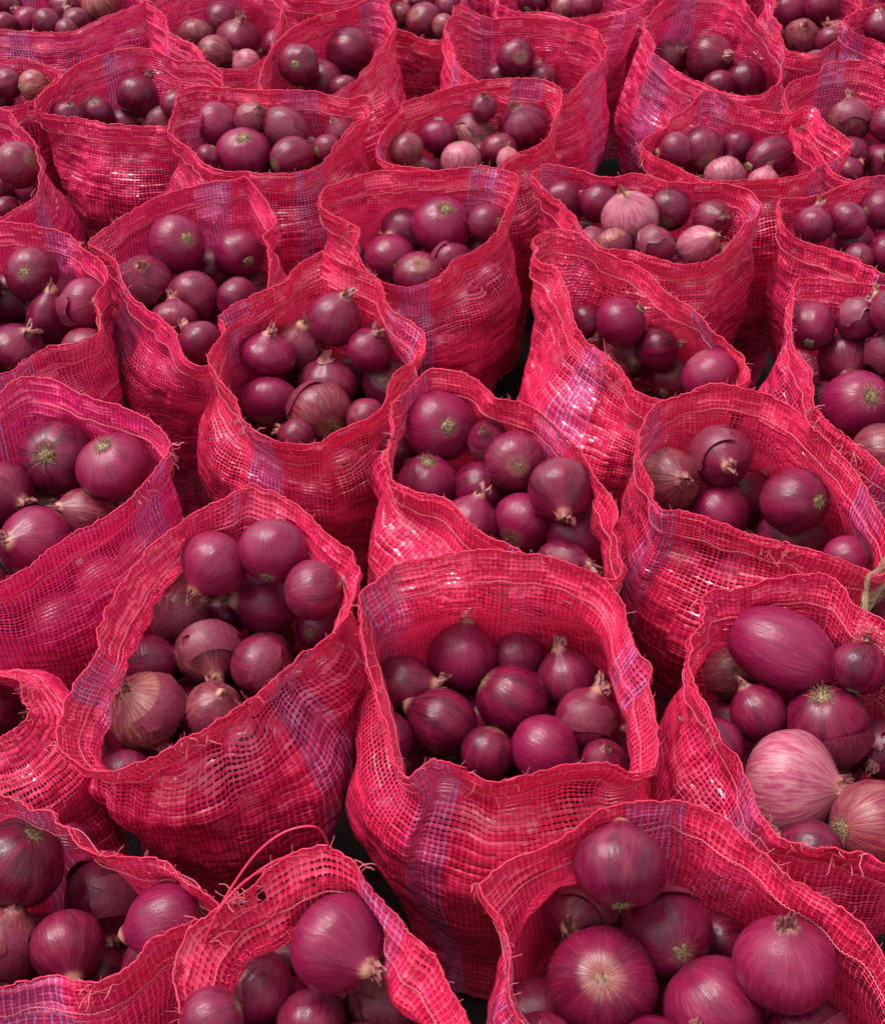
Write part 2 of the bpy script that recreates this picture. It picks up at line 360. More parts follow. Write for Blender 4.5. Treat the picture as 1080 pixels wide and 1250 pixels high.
# ------------------------------------------------------------------ the sacks: mouths as plan outlines, and what lies in them
# onions: x y width height tone pole(r root, n neck, s side) pole-x pole-y flags(t root hairs, f flake, F no flake)
SACKS = [
dict(short='the round-mouthed centre front sack', label='red net sack with wide round mouth at front centre, blue-striped collar behind its onions', fill=-0.12, flare=0.024, mag=0.0, band=0.82,
 rim=[(437,727,1),(455,712,2),(481,697,3),(522,682,3),(567,673,3),(607,670,3),(659,675,3),(704,688,3),(741,708,2),(763,734,1),(771,771,1),(785,827,1),(797,882,1),(804,940,0),(776,950,-1),(748,941,0),(700,941,0),(641,949,0),(600,952,0),(575,938,0),(548,927,1),(522,927,1),(497,954,0),(473,935,0),(461,882,0),(452,823,0),(440,770,1)],
 fray=[(487,690,7),(600,950,4)],
 onions='''565 803 82 84 l n .1 -.98 F
494 836 76 74 m n .9 .05
539 882 84 80 d r .9 .45 F
626 854 88 86 d r -.8 -.55 F
630 803 62 62 m s -.3 -.6 D
691 830 76 74 m n -.2 -.9
713 878 80 80 m n .35 -.85
594 919 64 64 d s .3 .3
667 912 84 76 l n .85 .5 F
737 929 56 54 m n .1 -.5 f'''),
dict(short='the five-cornered front sack', label='red net sack with five-cornered mouth and peaked back rim, left of front centre', fill=-0.085, flare=0.030, mag=0.12,
 rim=[(305,588,4),(350,612,3),(400,650,2),(445,693,2),(438,730,1),(410,770,0),(370,803,0),(310,852,0),(262,890,0),(236,903,0),(190,928,-1),(130,945,-1),(85,930,0),(66,905,1),(75,866,1),(100,800,1),(145,720,2),(190,660,3),(240,620,3),(282,600,4)],
 fray=[(236,903,10),(68,900,6)],
 onions='''266 688 84 80 l n -.6 .75 F
329 673 82 80 l r -.2 .85
325 736 78 82 l n -.93 -.1
382 721 72 74 m s .4 .2
391 764 64 60 l r -.4 .3 FD
219 749 80 76 b n .75 -.4 f
258 797 84 84 b n .2 .7 f
316 812 74 76 m n .85 .35
273 749 58 58 d s .2 .1 D
184 808 64 64 m s -.2 -.4
175 868 104 84 g n -.5 -.55 f
262 866 72 64 b n .3 -.5 f
222 708 56 52 b s -.4 .3 fD'''),
dict(short='the large-onion sack at right edge', label='red net sack at the right edge holding a big pale pink onion', fill=-0.06, flare=0.014, mag=0.1,
 rim=[(863,726,3),(897,720,3),(935,707,3),(974,704,3),(1016,712,3),(1052,734,3),(1085,766,3),(1115,830,2),(1135,920,1),(1130,1000,0),(1105,1055,0),(1080,1057,0),(1050,1052,0),(1020,1046,0),(988,1038,0),(952,1018,0),(924,980,0),(899,928,0),(876,905,1),(858,857,2),(847,823,2),(837,782,3),(844,757,3)],
 fray=[(863,726,8),(1035,1050,7),(870,880,6)],
 onions='''952 797 134 96 l n .93 .4 F
1013 882 106 102 d r -.1 -.72 tf
926 868 66 70 m s .1 .4 F
969 961 112 142 p n .95 .05 F
893 823 66 70 b n .7 -.1 D
1065 1005 112 108 b r -.75 .1 t
1074 918 72 70 d n -.3 .5 fD
1046 820 70 70 d s .4 .1 F'''),
dict(short='the bottom left corner sack', label='red net sack in the bottom left corner, its back wall slumped over the onions', fill=-0.09, flare=-0.01, mag=0.12,
 rim=[(0,968,3),(42,985,3),(72,1005,3),(111,1035,3),(167,1055,2),(194,1065,2),(236,1085,2),(268,1108,1),(255,1128,1),(219,1147,1),(183,1154,1),(161,1174,0),(122,1197,0),(95,1196,0),(61,1188,0),(28,1193,0),(-5,1203,0),(-60,1195,0),(-115,1120,1),(-100,1020,2),(-50,970,3)],
 fray=[(122,1197,8)],
 onions='''22 1055 110 108 d s -.3 -.2 F
4 1150 96 92 b n .3 -.8 f
86 1158 90 86 m n .1 .8 F
131 1097 102 98 d n .1 .95 fD
203 1125 98 92 l r .9 -.3 F
83 1040 66 64 d s .2 .1 D
122 1186 62 62 d s .2 .1 FD'''),
dict(short='the torn-rimmed bottom sack', label='red net sack at the bottom with arched torn rim and loose looping threads', fill=-0.075, flare=0.036, holes=[(292,1098,13),(262,1148,11),(318,1092,7)], mag=0.0, dz=0.01,
 rim=[(205,1245,1),(215,1190,2),(245,1130,3),(277,1085,4),(330,1055,5),(395,1040,5),(440,1050,5),(470,1090,4),(510,1140,3),(548,1190,2),(582,1250,1),(575,1330,0),(500,1390,0),(390,1405,0),(280,1390,0),(215,1330,0)],
 fray=[(277,1085,14),(330,1055,10),(245,1130,12),(440,1050,5)],
 loops=[[(262,1120,.55),(285,1080,.57),(315,1040,.59),(350,1015,.60),(385,1010,.60),(400,1030,.57),(400,1042,.55)],[(280,1095,.56),(310,1068,.58),(345,1048,.585),(385,1046,.565)],[(250,1150,.54),(268,1110,.57),(300,1075,.575),(330,1060,.56)],[(270,1130,.53),(300,1110,.54),(330,1120,.53),(345,1095,.54)]],
 onions='''413 1152 108 124 l n .65 .5 F
313 1211 98 94 m s -.2 .1
258 1246 78 76 m s -.2 -.2
380 1252 86 82 m s .1 -.3 F
475 1220 102 96 b n -.1 -.75 f
347 1168 56 54 b n .5 -.1 fD
440 1290 90 86 m s .1 .2
320 1300 90 86 d s .1 .2
520 1290 84 80 m s .1 .2'''),
dict(short='the bottom right corner sack', label='red net sack in the bottom right corner with a long straight right rim', fill=-0.09, flare=0.014, mag=0.0,
 rim=[(588,1085,2),(640,1045,3),(700,1013,3),(760,982,3),(820,968,3),(860,985,3),(900,1015,3),(960,1060,3),(1020,1110,2),(1080,1162,2),(1125,1230,1),(1115,1310,0),(1010,1380,0),(860,1410,0),(740,1380,0),(680,1300,0),(645,1240,0),(620,1190,1),(603,1130,1)],
 fray=[(588,1085,5)],
 onions='''758 1058 118 104 m r 0 .96 F
816 1142 112 106 m r .3 .4 f
710 1120 98 90 d n -.3 .3 fD
735 1201 136 124 m r .0 -.12 F
869 1232 132 124 l s .1 .25 F
958 1178 122 118 l n .05 -.72 F
874 1148 66 64 d s .2 .1 FD
985 1262 98 94 d s .3 -.2
800 1290 100 100 d s .1 .1'''),
dict(short='the magenta sack at left edge', label='magenta net sack at the left edge, rim knotted at its right corner, big glossy onions', fill=-0.07, flare=0.010, mag=0.6,
 rim=[(-5,480,2),(22,464,3),(61,470,3),(110,482,3),(150,496,3),(182,512,3),(208,540,3),(196,572,2),(169,601,1),(133,629,0),(97,651,0),(55,681,0),(0,707,0),(-60,705,0),(-120,630,1),(-105,535,2),(-55,492,2)],
 fray=[(205,545,12),(180,590,9),(22,464,5)],
 onions='''69 561 92 90 d r -.35 -.1 t
136 572 92 74 l r -.35 -.72 tF
8 603 74 74 m n .6 .3
44 663 94 82 l s -.1 .3 F
106 626 74 68 b n -.8 -.2 f
48 617 58 52 b n .5 -.2 fD'''),
dict(short='the pointed-back sack at picture centre', label='red net sack with pointed back rim just behind the round-mouthed centre front sack', fill=-0.06, flare=0.012, mag=0.0,
 rim=[(524,447,4),(497,468,3),(478,500,3),(464,535,2),(470,564,1),(490,583,1),(513,602,1),(544,621,1),(580,646,0),(610,662,0),(660,686,0),(715,705,0),(755,715,0),(766,695,1),(754,650,2),(742,605,3),(722,568,3),(690,528,3),(640,494,4),(590,470,4),(556,455,4)],
 fray=[(464,535,5),(490,583,3)],
 onions='''538 525 84 82 l r .25 0 F
527 585 76 70 l r .05 -.75 tF
586 592 64 70 d s .1 .1 F
622 568 74 70 m r .1 .15 F
686 599 84 80 d n .05 .7 F
638 638 70 74 l s .1 -.1 F
702 657 76 74 l r -.5 .4 F
574 640 74 66 l s .4 -.3
486 552 50 50 d s .2 .1 FD
688 683 66 48 m n .85 .1 f
594 537 52 50 m n -.2 -.4 fD'''),
dict(short='the deep-backed sack at right', label='red net sack at the right with tall back wall crossed by a wide blue band', fill=-0.10, flare=0.008, mag=0.0, band=0.145,
 rim=[(790,507,3),(812,490,3),(845,475,4),(886,467,5),(930,475,5),(970,500,5),(1010,540,5),(1050,592,4),(1082,640,3),(1098,685,1),(1075,703,0),(1040,693,0),(1000,680,0),(967,666,0),(936,655,0),(900,646,0),(867,638,0),(828,628,0),(806,622,1),(792,599,1),(780,563,2),(776,535,3)],
 fray=[(936,655,4),(970,666,6)],
 onions='''819 585 80 84 b n .45 .0 F
878 563 76 74 m n .2 .3 f
878 622 86 70 l s .2 -.3 F
902 610 78 72 d s .4 -.1 FD
969 619 86 80 m r .7 0
967 652 88 82 m r 0 -.45 tF
1032 682 58 56 l s .3 -.2
811 618 50 50 d s .2 .1 D'''),
dict(short='the hairy-root sack at right edge', label='red net sack at the right edge, mid height, with white glints on its left wall', fill=-0.05, flare=0.008, mag=0.15,
 rim=[(977,342,3),(1015,338,3),(1058,344,3),(1110,362,3),(1155,420,2),(1165,500,1),(1140,560,0),(1095,582,0),(1045,550,0),(1017,522,1),(994,490,1),(982,447,2),(969,409,2),(963,376,3)],
 fray=[(1000,500,12),(1035,540,14)],
 onions='''990 397 60 64 l r -.1 .7 F
1039 433 68 62 m n .1 .55 F
1044 496 94 86 l r .4 -.25 tF
1052 394 58 54 m s .4 .2
1075 555 76 72 b s .1 -.3
1080 430 62 60 m s .4 .1
1085 380 56 56 m s .4 .1'''),
dict(short='the smooth-onion sack at left edge', label='red net sack at the left edge with five plain dark onions, above the magenta sack', fill=-0.075, flare=0.008, mag=0.25,
 rim=[(-5,275,3),(42,274,3),(72,284,3),(103,297,3),(118,314,3),(124,340,2),(124,378,1),(111,399,0),(83,418,0),(56,432,0),(28,443,0),(4,458,0),(-45,462,0),(-110,420,1),(-120,340,2),(-65,288,3)],
 fray=[(97,290,5)],
 onions='''39 337 68 62 m r -.3 0 F
10 362 68 68 m s .1 .1 F
60 386 56 70 m n .0 -.9 F
103 371 62 64 l r .45 -.1 f
22 424 74 54 m n .4 -.7 F
-30 400 66 64 m s .1 .1
-25 350 62 60 m s .1 .1'''),
dict(short='the drooping-front sack left of centre', label='red net sack left of centre with low drooping front rim and a glinting right fold', fill=-0.055, flare=0.008, mag=0.3,
 rim=[(109,297,2),(133,276,3),(156,260,3),(194,240,3),(258,222,4),(300,216,4),(316,230,4),(327,253,3),(337,292,2),(334,322,2),(322,350,1),(302,378,0),(280,410,0),(258,441,-1),(244,443,-1),(222,429,-1),(205,412,0),(181,382,0),(161,351,1),(135,322,2)],
 fray=[(110,297,4)],
 onions='''214 299 70 74 l r .4 -.2 F
291 309 60 64 l r .4 .35 F
177 343 66 66 m n -.1 -.6 f
238 363 62 66 m n -.75 .55 F
212 393 60 58 m s .2 .1
244 418 56 52 m s .2 .2 F
288 366 56 56 m s .2 .1 F
258 327 56 54 d s .2 .1 fD'''),
dict(short='the round-onioned sack near centre left', label='red net sack near centre left with frayed front-left hem and ten onions in a ring', fill=-0.09, flare=0.016, mag=0.0,
 rim=[(262,394,1),(271,382,2),(307,361,2),(351,336,3),(395,305,4),(420,322,4),(450,340,3),(482,367,3),(504,400,2),(510,428,1),(500,457,0),(470,486,0),(440,511,0),(415,534,-1),(396,548,-1),(365,544,-1),(335,530,0),(298,513,0),(274,490,0),(261,447,1)],
 fray=[(295,513,16),(500,457,3)],
 onions='''410 392 66 64 m n .4 -.8 F
328 438 74 54 l s .1 -.9 F
329 482 72 58 l s .1 -.9 F
400 468 78 66 m n -.1 -.85 F
394 502 82 70 b r .35 .55 tf
470 463 62 72 m r -.3 -.25 F
452 432 58 58 m n .4 -.75 F
368 420 62 60 b n .1 -.75 f
443 510 50 48 m s .1 .1
362 534 48 46 m s .1 .1'''),
dict(short='the square sack behind centre', label='red net sack behind centre with straight hem across its back and a knotted left corner', fill=-0.07, flare=0.010, mag=0.1,
 rim=[(391,228,3),(420,218,3),(470,211,3),(530,208,3),(590,202,4),(628,212,4),(627,238,3),(617,266,2),(605,286,1),(578,308,0),(550,331,0),(525,345,0),(497,349,0),(472,344,0),(448,326,1),(428,303,2),(432,280,3),(415,268,3),(396,252,3)],
 fray=[(434,275,14)],
 onions='''539 276 74 66 l r .15 -.6 tF
476 316 64 62 l r .35 .3 F
492 282 54 54 m n -.6 .3 fD
511 336 68 48 m r .1 -.6 F
550 320 54 50 m s .1 .1
592 276 46 48 m s .1 .1
588 300 42 42 m s .1 .1'''),
dict(short='the wavy-rimmed sack at upper right', label='nearly full red net sack at upper right centre, pale pink onion on top', fill=-0.035, flare=0.006, mag=0.1,
 rim=[(650,214,2),(662,201,2),(690,203,2),(723,211,2),(748,218,2),(773,215,2),(807,221,2),(848,221,2),(890,226,2),(918,237,2),(932,252,2),(926,268,1),(908,280,1),(891,293,0),(880,308,0),(862,318,0),(834,323,0),(800,320,0),(765,312,0),(735,300,0),(712,281,1),(696,264,1),(682,246,1),(665,228,2)],
 fray=[(700,268,5)],
 onions='''766 262 70 66 p n -.25 -.78 F
696 248 50 62 m s .1 .2
729 250 50 48 m s .1 .1 D
812 256 46 56 d s .1 .1 F
870 268 50 46 m n .4 -.2
851 299 58 46 p n .6 -.3 F
798 300 58 46 m s .2 -.1 f
748 299 48 42 g s .2 -.2 f'''),
dict(short='the half-empty sack right of centre', label='red net sack right of centre, only half full, tall left wall marked by blue bands', fill=-0.13, flare=0.0, mag=0.0, band=0.81,
 rim=[(649,290,4),(677,283,4),(713,289,4),(747,312,4),(780,331,4),(819,360,3),(847,377,3),(874,407,3),(897,432,2),(908,462,1),(890,483,0),(855,489,0),(816,487,0),(791,481,0),(769,467,0),(752,453,0),(736,437,1),(719,409,1),(699,385,2),(680,349,3),(661,324,4),(648,304,4)],
 fray=[(738,440,12),(760,458,8)],
 onions='''758 394 68 62 l s .1 -.4 F
763 433 72 70 b n .15 .5 F
819 463 54 56 m s .1 .1 F
866 458 76 58 l s .2 -.4 F
802 426 54 52 d s .1 .1 F
716 394 46 46 d s .1 .1
752 452 46 44 b s .1 .1'''),
dict(short='the plain upper right edge sack', label='red net sack at upper right edge with blue patch on its sagging front rim', fill=-0.05, flare=0.006, mag=0.1, band=0.9,
 rim=[(952,256,2),(960,243,2),(1002,236,2),(1035,226,3),(1080,214,3),(1125,215,3),(1160,260,2),(1150,318,0),(1112,342,0),(1080,335,0),(1044,318,0),(1010,304,0),(975,293,0),(956,278,1)],
 onions='''994 274 48 48 m s .1 .1
1033 270 48 46 m s .1 .1
1072 258 50 50 m s .1 .1
1044 293 60 54 l n -.8 .4 F
1080 308 50 50 m s .1 .1
1049 316 42 36 m s .1 .1'''),
dict(short='the upper left edge sack', label='magenta-red net sack at the upper left edge with one smooth slope of netting facing right', fill=-0.075, flare=0.006, mag=0.5,
 rim=[(-5,131,3),(17,142,3),(31,161,3),(42,178,2),(50,206,1),(47,231,0),(40,243,0),(22,254,0),(0,267,0),(-50,265,0),(-105,215,1),(-95,155,2),(-45,130,3)],
 fray=[(40,243,3)],
 onions='''22 201 60 50 m s .1 -.2 F
36 230 42 46 l s .1 .1
4 234 44 44 d s .1 .1
-35 215 56 54 m s .1 .1
6 256 36 34 m s .1 .1'''),
dict(short='the broad sack behind upper left', label='red net sack at upper left, broad with a humped back rim and few onions showing', fill=-0.075, flare=0.004, mag=0.25,
 rim=[(43,131,1),(55,110,2),(80,85,3),(120,72,3),(167,57,4),(192,58,4),(215,75,3),(250,78,3),(274,90,2),(275,112,1),(252,136,0),(225,150,0),(200,157,0),(167,155,0),(125,150,0),(78,142,0),(53,138,0)],
 fray=[(75,85,6)],
 onions='''168 124 52 50 d s .1 .1 F
150 148 46 38 m n .85 -.4
194 146 40 38 p s .1 .1
83 141 38 36 m s .1 .1
214 126 36 36 m s .1 .1
120 138 42 40 m s .1 .1'''),
dict(short='the straight-rimmed upper sack', label='red net sack at upper left centre, straight back rim, squat bright onion in front', fill=-0.045, flare=0.012, mag=0.15,
 rim=[(207,135,2),(216,115,2),(240,108,2),(290,108,2),(340,110,2),(385,113,2),(420,119,2),(450,113,3),(448,145,2),(427,166,1),(405,189,0),(385,202,0),(357,210,0),(316,214,0),(280,211,0),(250,200,0),(225,181,0),(206,160,1)],
 fray=[(450,114,4)],
 onions='''267 151 46 60 l s .3 -.2 F
297 186 72 54 l r -.05 -.68 tF
349 156 62 48 m n .85 .4 f
357 192 56 48 m r -.8 .3 F
307 145 42 40 b n .3 -.5 f
415 162 38 38 m n -.4 -.75
399 183 40 38 m s .1 .1
254 191 32 32 m s .1 .1'''),
dict(short='the oval sack at upper centre', label='red net sack at upper centre with smooth oval mouth and a peeled tan onion inside', fill=-0.05, flare=0.008, mag=0.05,
 rim=[(460,166,1),(470,150,2),(499,130,2),(535,108,3),(589,97,3),(631,97,3),(664,102,3),(686,111,3),(689,129,2),(677,152,1),(658,174,0),(632,195,0),(600,208,0),(560,213,0),(520,211,0),(485,205,0),(466,190,0)],
 onions='''577 161 56 54 g n .3 .5 f
638 153 62 54 d n -.3 -.8 F
537 166 48 48 l s .1 .1 F
609 184 48 42 m s .1 .1 F
620 196 28 34 w n -.1 -.9 F
562 196 58 40 p s .1 -.2 F
496 183 48 38 b s .1 .1
587 137 34 34 m n .1 -.8'''),
dict(short='the tall-walled sack at top centre', label='red net sack at top centre with high back wall and a sharp upright left corner', fill=-0.10, flare=0.0, mag=0.15,
 rim=[(557,8,5),(580,17,4),(603,23,4),(645,21,4),(676,22,4),(705,28,4),(731,42,4),(741,60,3),(730,80,2),(710,98,1),(690,115,0),(660,126,0),(620,124,0),(590,105,1),(566,85,2),(550,60,3),(545,28,5)],
 onions='''626 74 46 46 m r .3 0 F
612 92 44 40 d s .1 .1
659 98 42 40 m s .1 .1
640 112 40 38 m s .1 .1'''),
dict(short='the right-peaked top edge sack', label='red net sack cut by the top edge with a glinting peak at its right corner', fill=-0.06, flare=0.0, mag=0.4,
 rim=[(600,-32,2),(660,-46,3),(730,-36,4),(785,-8,5),(765,10,3),(735,20,1),(690,22,0),(640,15,0),(605,-2,0)],
 onions='''714 7 42 40 m s .1 .1
690 10 38 36 b s .1 .1
650 0 40 38 m s .1 .1'''),
dict(short='the leaning top right sack', label='tall leaning red net sack at top right with mouth turned to the viewer', fill=-0.09, flare=0.0, mag=0.3,
 rim=[(788,26,5),(806,2,5),(830,-14,5),(880,-18,5),(908,5,5),(935,30,4),(953,53,3),(956,76,2),(943,103,1),(931,116,0),(913,120,0),(891,117,0),(866,108,0),(835,92,1),(810,72,2),(796,46,4)],
 fray=[(788,26,12)],
 onions='''863 76 60 64 d n .7 -.1 F
827 72 44 44 m s .1 .1
899 97 52 50 d n 0 .8 F
880 104 40 38 m s .1 .1'''),
dict(short='the wide sack with two tips', label='red net sack at upper right, mouth drawn to tips at left and right', fill=-0.05, flare=0.008, mag=0.15,
 rim=[(783,177,2),(808,153,3),(835,133,4),(860,111,5),(880,114,5),(902,130,3),(935,136,3),(969,138,3),(991,133,3),(1012,155,2),(1042,176,2),(1025,191,1),(1005,199,0),(988,211,0),(950,219,0),(905,222,0),(858,218,0),(827,207,0),(797,194,1)],
 fray=[(783,177,10)],
 onions='''855 185 60 52 m r .3 .5 F
940 193 68 48 d r -.8 .3 F
883 214 62 42 p s .1 -.4 F
824 182 42 42 m s .1 .1
899 180 44 42 d s .1 .1
933 220 42 36 p s .1 .1'''),
dict(short='the round-backed top right sack', label='red net sack by the top right edge with a high rounded back rim', fill=-0.07, flare=0.004, mag=0.15,
 rim=[(958,128,2),(963,111,3),(980,94,4),(1010,79,5),(1044,76,5),(1080,83,5),(1120,100,4),(1145,150,2),(1130,205,0),(1095,222,0),(1060,222,0),(1015,208,0),(980,172,1)],
 onions='''1041 147 56 54 b s .1 .1 f
1069 191 58 54 m n .2 -.2 f
1048 190 46 46 d s .1 .1
1080 155 48 46 m s .1 .1
1035 209 38 36 m s .1 .1'''),
dict(short='the top right corner sack', label='red net sack in the top right corner with a frayed knot on its left', fill=-0.05, flare=0.0, mag=0.3,
 rim=[(1031,28,3),(1050,14,3),(1085,2,3),(1130,0,3),(1155,28,2),(1140,56,0),(1095,60,0),(1055,48,1)],
 fray=[(1031,28,14)],
 onions='''1074 32 40 38 m s .1 .1
1105 30 40 38 m s .1 .1'''),
dict(short='the low-tucked top right sack', label='dark red net sack tucked low between two taller ones at top right', fill=-0.05, flare=0.0, mag=0.2, dz=-0.02,
 rim=[(945,12,2),(942,-20,2),(970,-45,3),(1012,-42,3),(1045,-18,3),(1050,12,2),(1035,40,1),(1016,58,0),(990,67,0),(962,61,0),(950,40,1)],
 onions='''960 14 44 44 l s .1 .1 F
980 44 46 40 b n .2 -.6 f
1010 50 40 38 m s .1 .1
1000 10 44 42 m s .1 .1'''),
dict(short='the top left corner sack', label='magenta net sack in the top left corner with a long sagging front rim', fill=-0.045, flare=0.0, mag=0.65,
 rim=[(-65,20,2),(-55,-12,3),(0,-42,3),(80,-52,3),(150,-38,3),(183,0,3),(160,11,2),(125,20,1),(97,36,0),(72,42,0),(36,39,0),(0,36,0),(-40,38,0)],
 fray=[(183,0,6)],
 onions='''36 27 38 38 l s .1 .1 F
57 28 38 36 d s .1 .1
80 11 42 38 m n .2 -.4 f
89 27 44 34 d s .1 .1 F
124 5 50 46 g s .1 .1 F
83 38 34 28 m s .1 .1
6 30 34 32 m s .1 .1'''),
dict(short='the small-mouthed sack under top left', label='red net sack at left edge below the top corner, pale onion by its rim', fill=-0.045, flare=0.0, mag=0.4,
 rim=[(-85,97,2),(-52,72,3),(0,70,3),(32,71,3),(64,80,3),(73,92,2),(55,111,1),(38,123,0),(8,129,0),(-40,128,0),(-78,116,1)],
 onions='''14 103 38 36 m s .1 .1
36 104 42 36 g s .1 .1 F
2 118 34 32 m s .1 .1
-30 104 40 38 m s .1 .1'''),
dict(short='the glinting upper left sack', label='red net sack near the top left with a white-glinting upright right wall', fill=-0.055, flare=0.004, mag=0.3,
 rim=[(182,-2,3),(195,22,2),(222,48,1),(245,70,0),(265,80,0),(290,86,0),(313,86,0),(328,62,1),(346,20,4),(340,-10,4),(300,-30,4),(240,-32,4),(197,-22,4)],
 fray=[(346,15,4)],
 onions='''290 47 58 50 m n .1 -.9 F
242 42 44 42 b s .1 .1
262 66 50 44 b s .1 .1 F
301 77 34 34 p s .1 .1
270 25 44 42 m s .1 .1'''),
dict(short='the two-onion sack near top', label='red net sack near the top, left of centre, with one big round dark onion', fill=-0.06, flare=0.0, mag=0.15,
 rim=[(312,104,0),(325,73,2),(345,46,3),(357,34,4),(380,25,4),(416,11,4),(449,0,4),(472,5,4),(480,32,3),(466,62,2),(452,81,1),(432,98,0),(408,116,0),(370,124,0),(335,119,0)],
 onions='''427 64 62 60 d s .3 .1 F
365 78 52 50 m r -.2 0 F
396 100 54 48 m s .1 .1
418 108 36 34 m s .1 .1'''),
dict(short='the shallow sack at top edge', label='shallow red net sack at the top edge, right of the two-onion one', fill=-0.035, flare=0.0, mag=0.15, dz=-0.02,
 rim=[(473,8,1),(478,-28,3),(520,-45,3),(562,-32,3),(560,10,1),(545,46,0),(525,48,0),(505,42,0),(485,35,0)],
 onions='''518 26 46 42 m s .1 .1 F
489 18 34 34 b s .1 .1
549 10 40 38 m s .1 .1
540 32 32 30 b s .1 .1'''),
dict(short='the tight-mouthed low sack', label='low dark red net sack at left edge, mouth drawn into a small round hole', fill=-0.07, flare=-0.045, mag=0.2, dz=-0.03, R=0.145, crease=0.3, blue=0.0,
 rim=[(0,829),(16,838),(28,854),(31,868),(22,884),(0,898),(-40,905),(-75,882),(-80,845),(-45,825)],
 onions='''-8 868 62 60 d s .1 .1 F
-45 865 60 58 m s .1 .1'''),
dict(short='the tan sack at right edge', label='tan net sack mostly outside the frame at the right edge', fill=-0.06, flare=0.0, mag=0.0, blue=0.0, tan=True, dz=-0.02,
 rim=[(1058,752,0),(1070,705,2),(1110,655,3),(1190,615,3),(1290,625,3),(1340,690,2),(1290,770,0),(1190,802,0),(1100,795,0)]),
dict(short='the far top middle sack', label='red net sack cut off by the top edge behind the tall-walled one', fill=-0.05, flare=0.0, mag=0.3,
 rim=[(575,-75,0),(590,-100,2),(640,-112,2),(690,-105,2),(705,-80,0),(680,-62,0),(640,-55,0),(600,-60,0)]),
dict(short='the far sack behind the gap', label='red net sack cut off by the top edge, behind the dark gap at top right', fill=-0.05, flare=0.0, mag=0.3,
 rim=[(715,-60,0),(730,-88,2),(760,-95,2),(795,-88,2),(805,-62,0),(785,-40,0),(755,-34,0),(728,-42,0)]),
dict(short='the far sack left of top middle', label='red net sack cut off by the top edge, left of the top middle', fill=-0.05, flare=0.0, mag=0.3,
 rim=[(470,-90,0),(490,-120,2),(530,-128,2),(565,-118,2),(578,-92,0),(555,-72,0),(520,-66,0),(488,-74,0)]),
dict(short='the far sack at top right', label='red net sack cut off by the top edge near the right corner', fill=-0.05, flare=0.0, mag=0.3,
 rim=[(925,-95,0),(945,-120,2),(985,-130,2),(1025,-122,2),(1045,-98,0),(1025,-76,0),(985,-70,0),(943,-78,0)]),
dict(short='the far sack above top left', label='red net sack cut off by the top edge, behind the glinting upper left one', fill=-0.05, flare=0.0, mag=0.3,
 rim=[(190,-70,0),(205,-100,2),(250,-110,2),(295,-102,2),(312,-75,0),(290,-55,0),(250,-48,0),(208,-55,0)]),
dict(short='the far top left sack', label='red net sack cut off by the top edge, behind the top left corner one', fill=-0.05, flare=0.0, mag=0.4,
 rim=[(40,-85,0),(58,-112,2),(105,-122,2),(150,-114,2),(168,-88,0),(148,-68,0),(105,-60,0),(60,-70,0)]),
dict(short='the far corner sack', label='red net sack cut off by the frame at the extreme top right corner', fill=-0.05, flare=0.0, mag=0.3,
 rim=[(1060,-70,0),(1080,-98,2),(1125,-108,2),(1170,-100,2),(1188,-72,0),(1168,-48,0),(1125,-40,0),(1080,-50,0)]),
dict(short='the far top right sack', label='red net sack cut off by the top edge behind the tall leaning one', fill=-0.05, flare=0.0, mag=0.3,
 rim=[(805,-70,0),(830,-95,2),(880,-102,2),(925,-95,2),(940,-70,0),(915,-52,0),(870,-45,0),(825,-52,0)]),
dict(short='the cut-off top left sack', label='red net sack cut off by the top edge between the glinting and two-onion sacks', fill=-0.05, flare=0.0, mag=0.3,
 rim=[(330,-40,2),(350,-68,3),(400,-78,3),(450,-68,3),(472,-38,2),(455,-10,0),(400,0,0),(350,-8,0)],
 onions='''400 -30 44 42 m s .1 .1
370 -25 40 38 m s .1 .1'''),
]


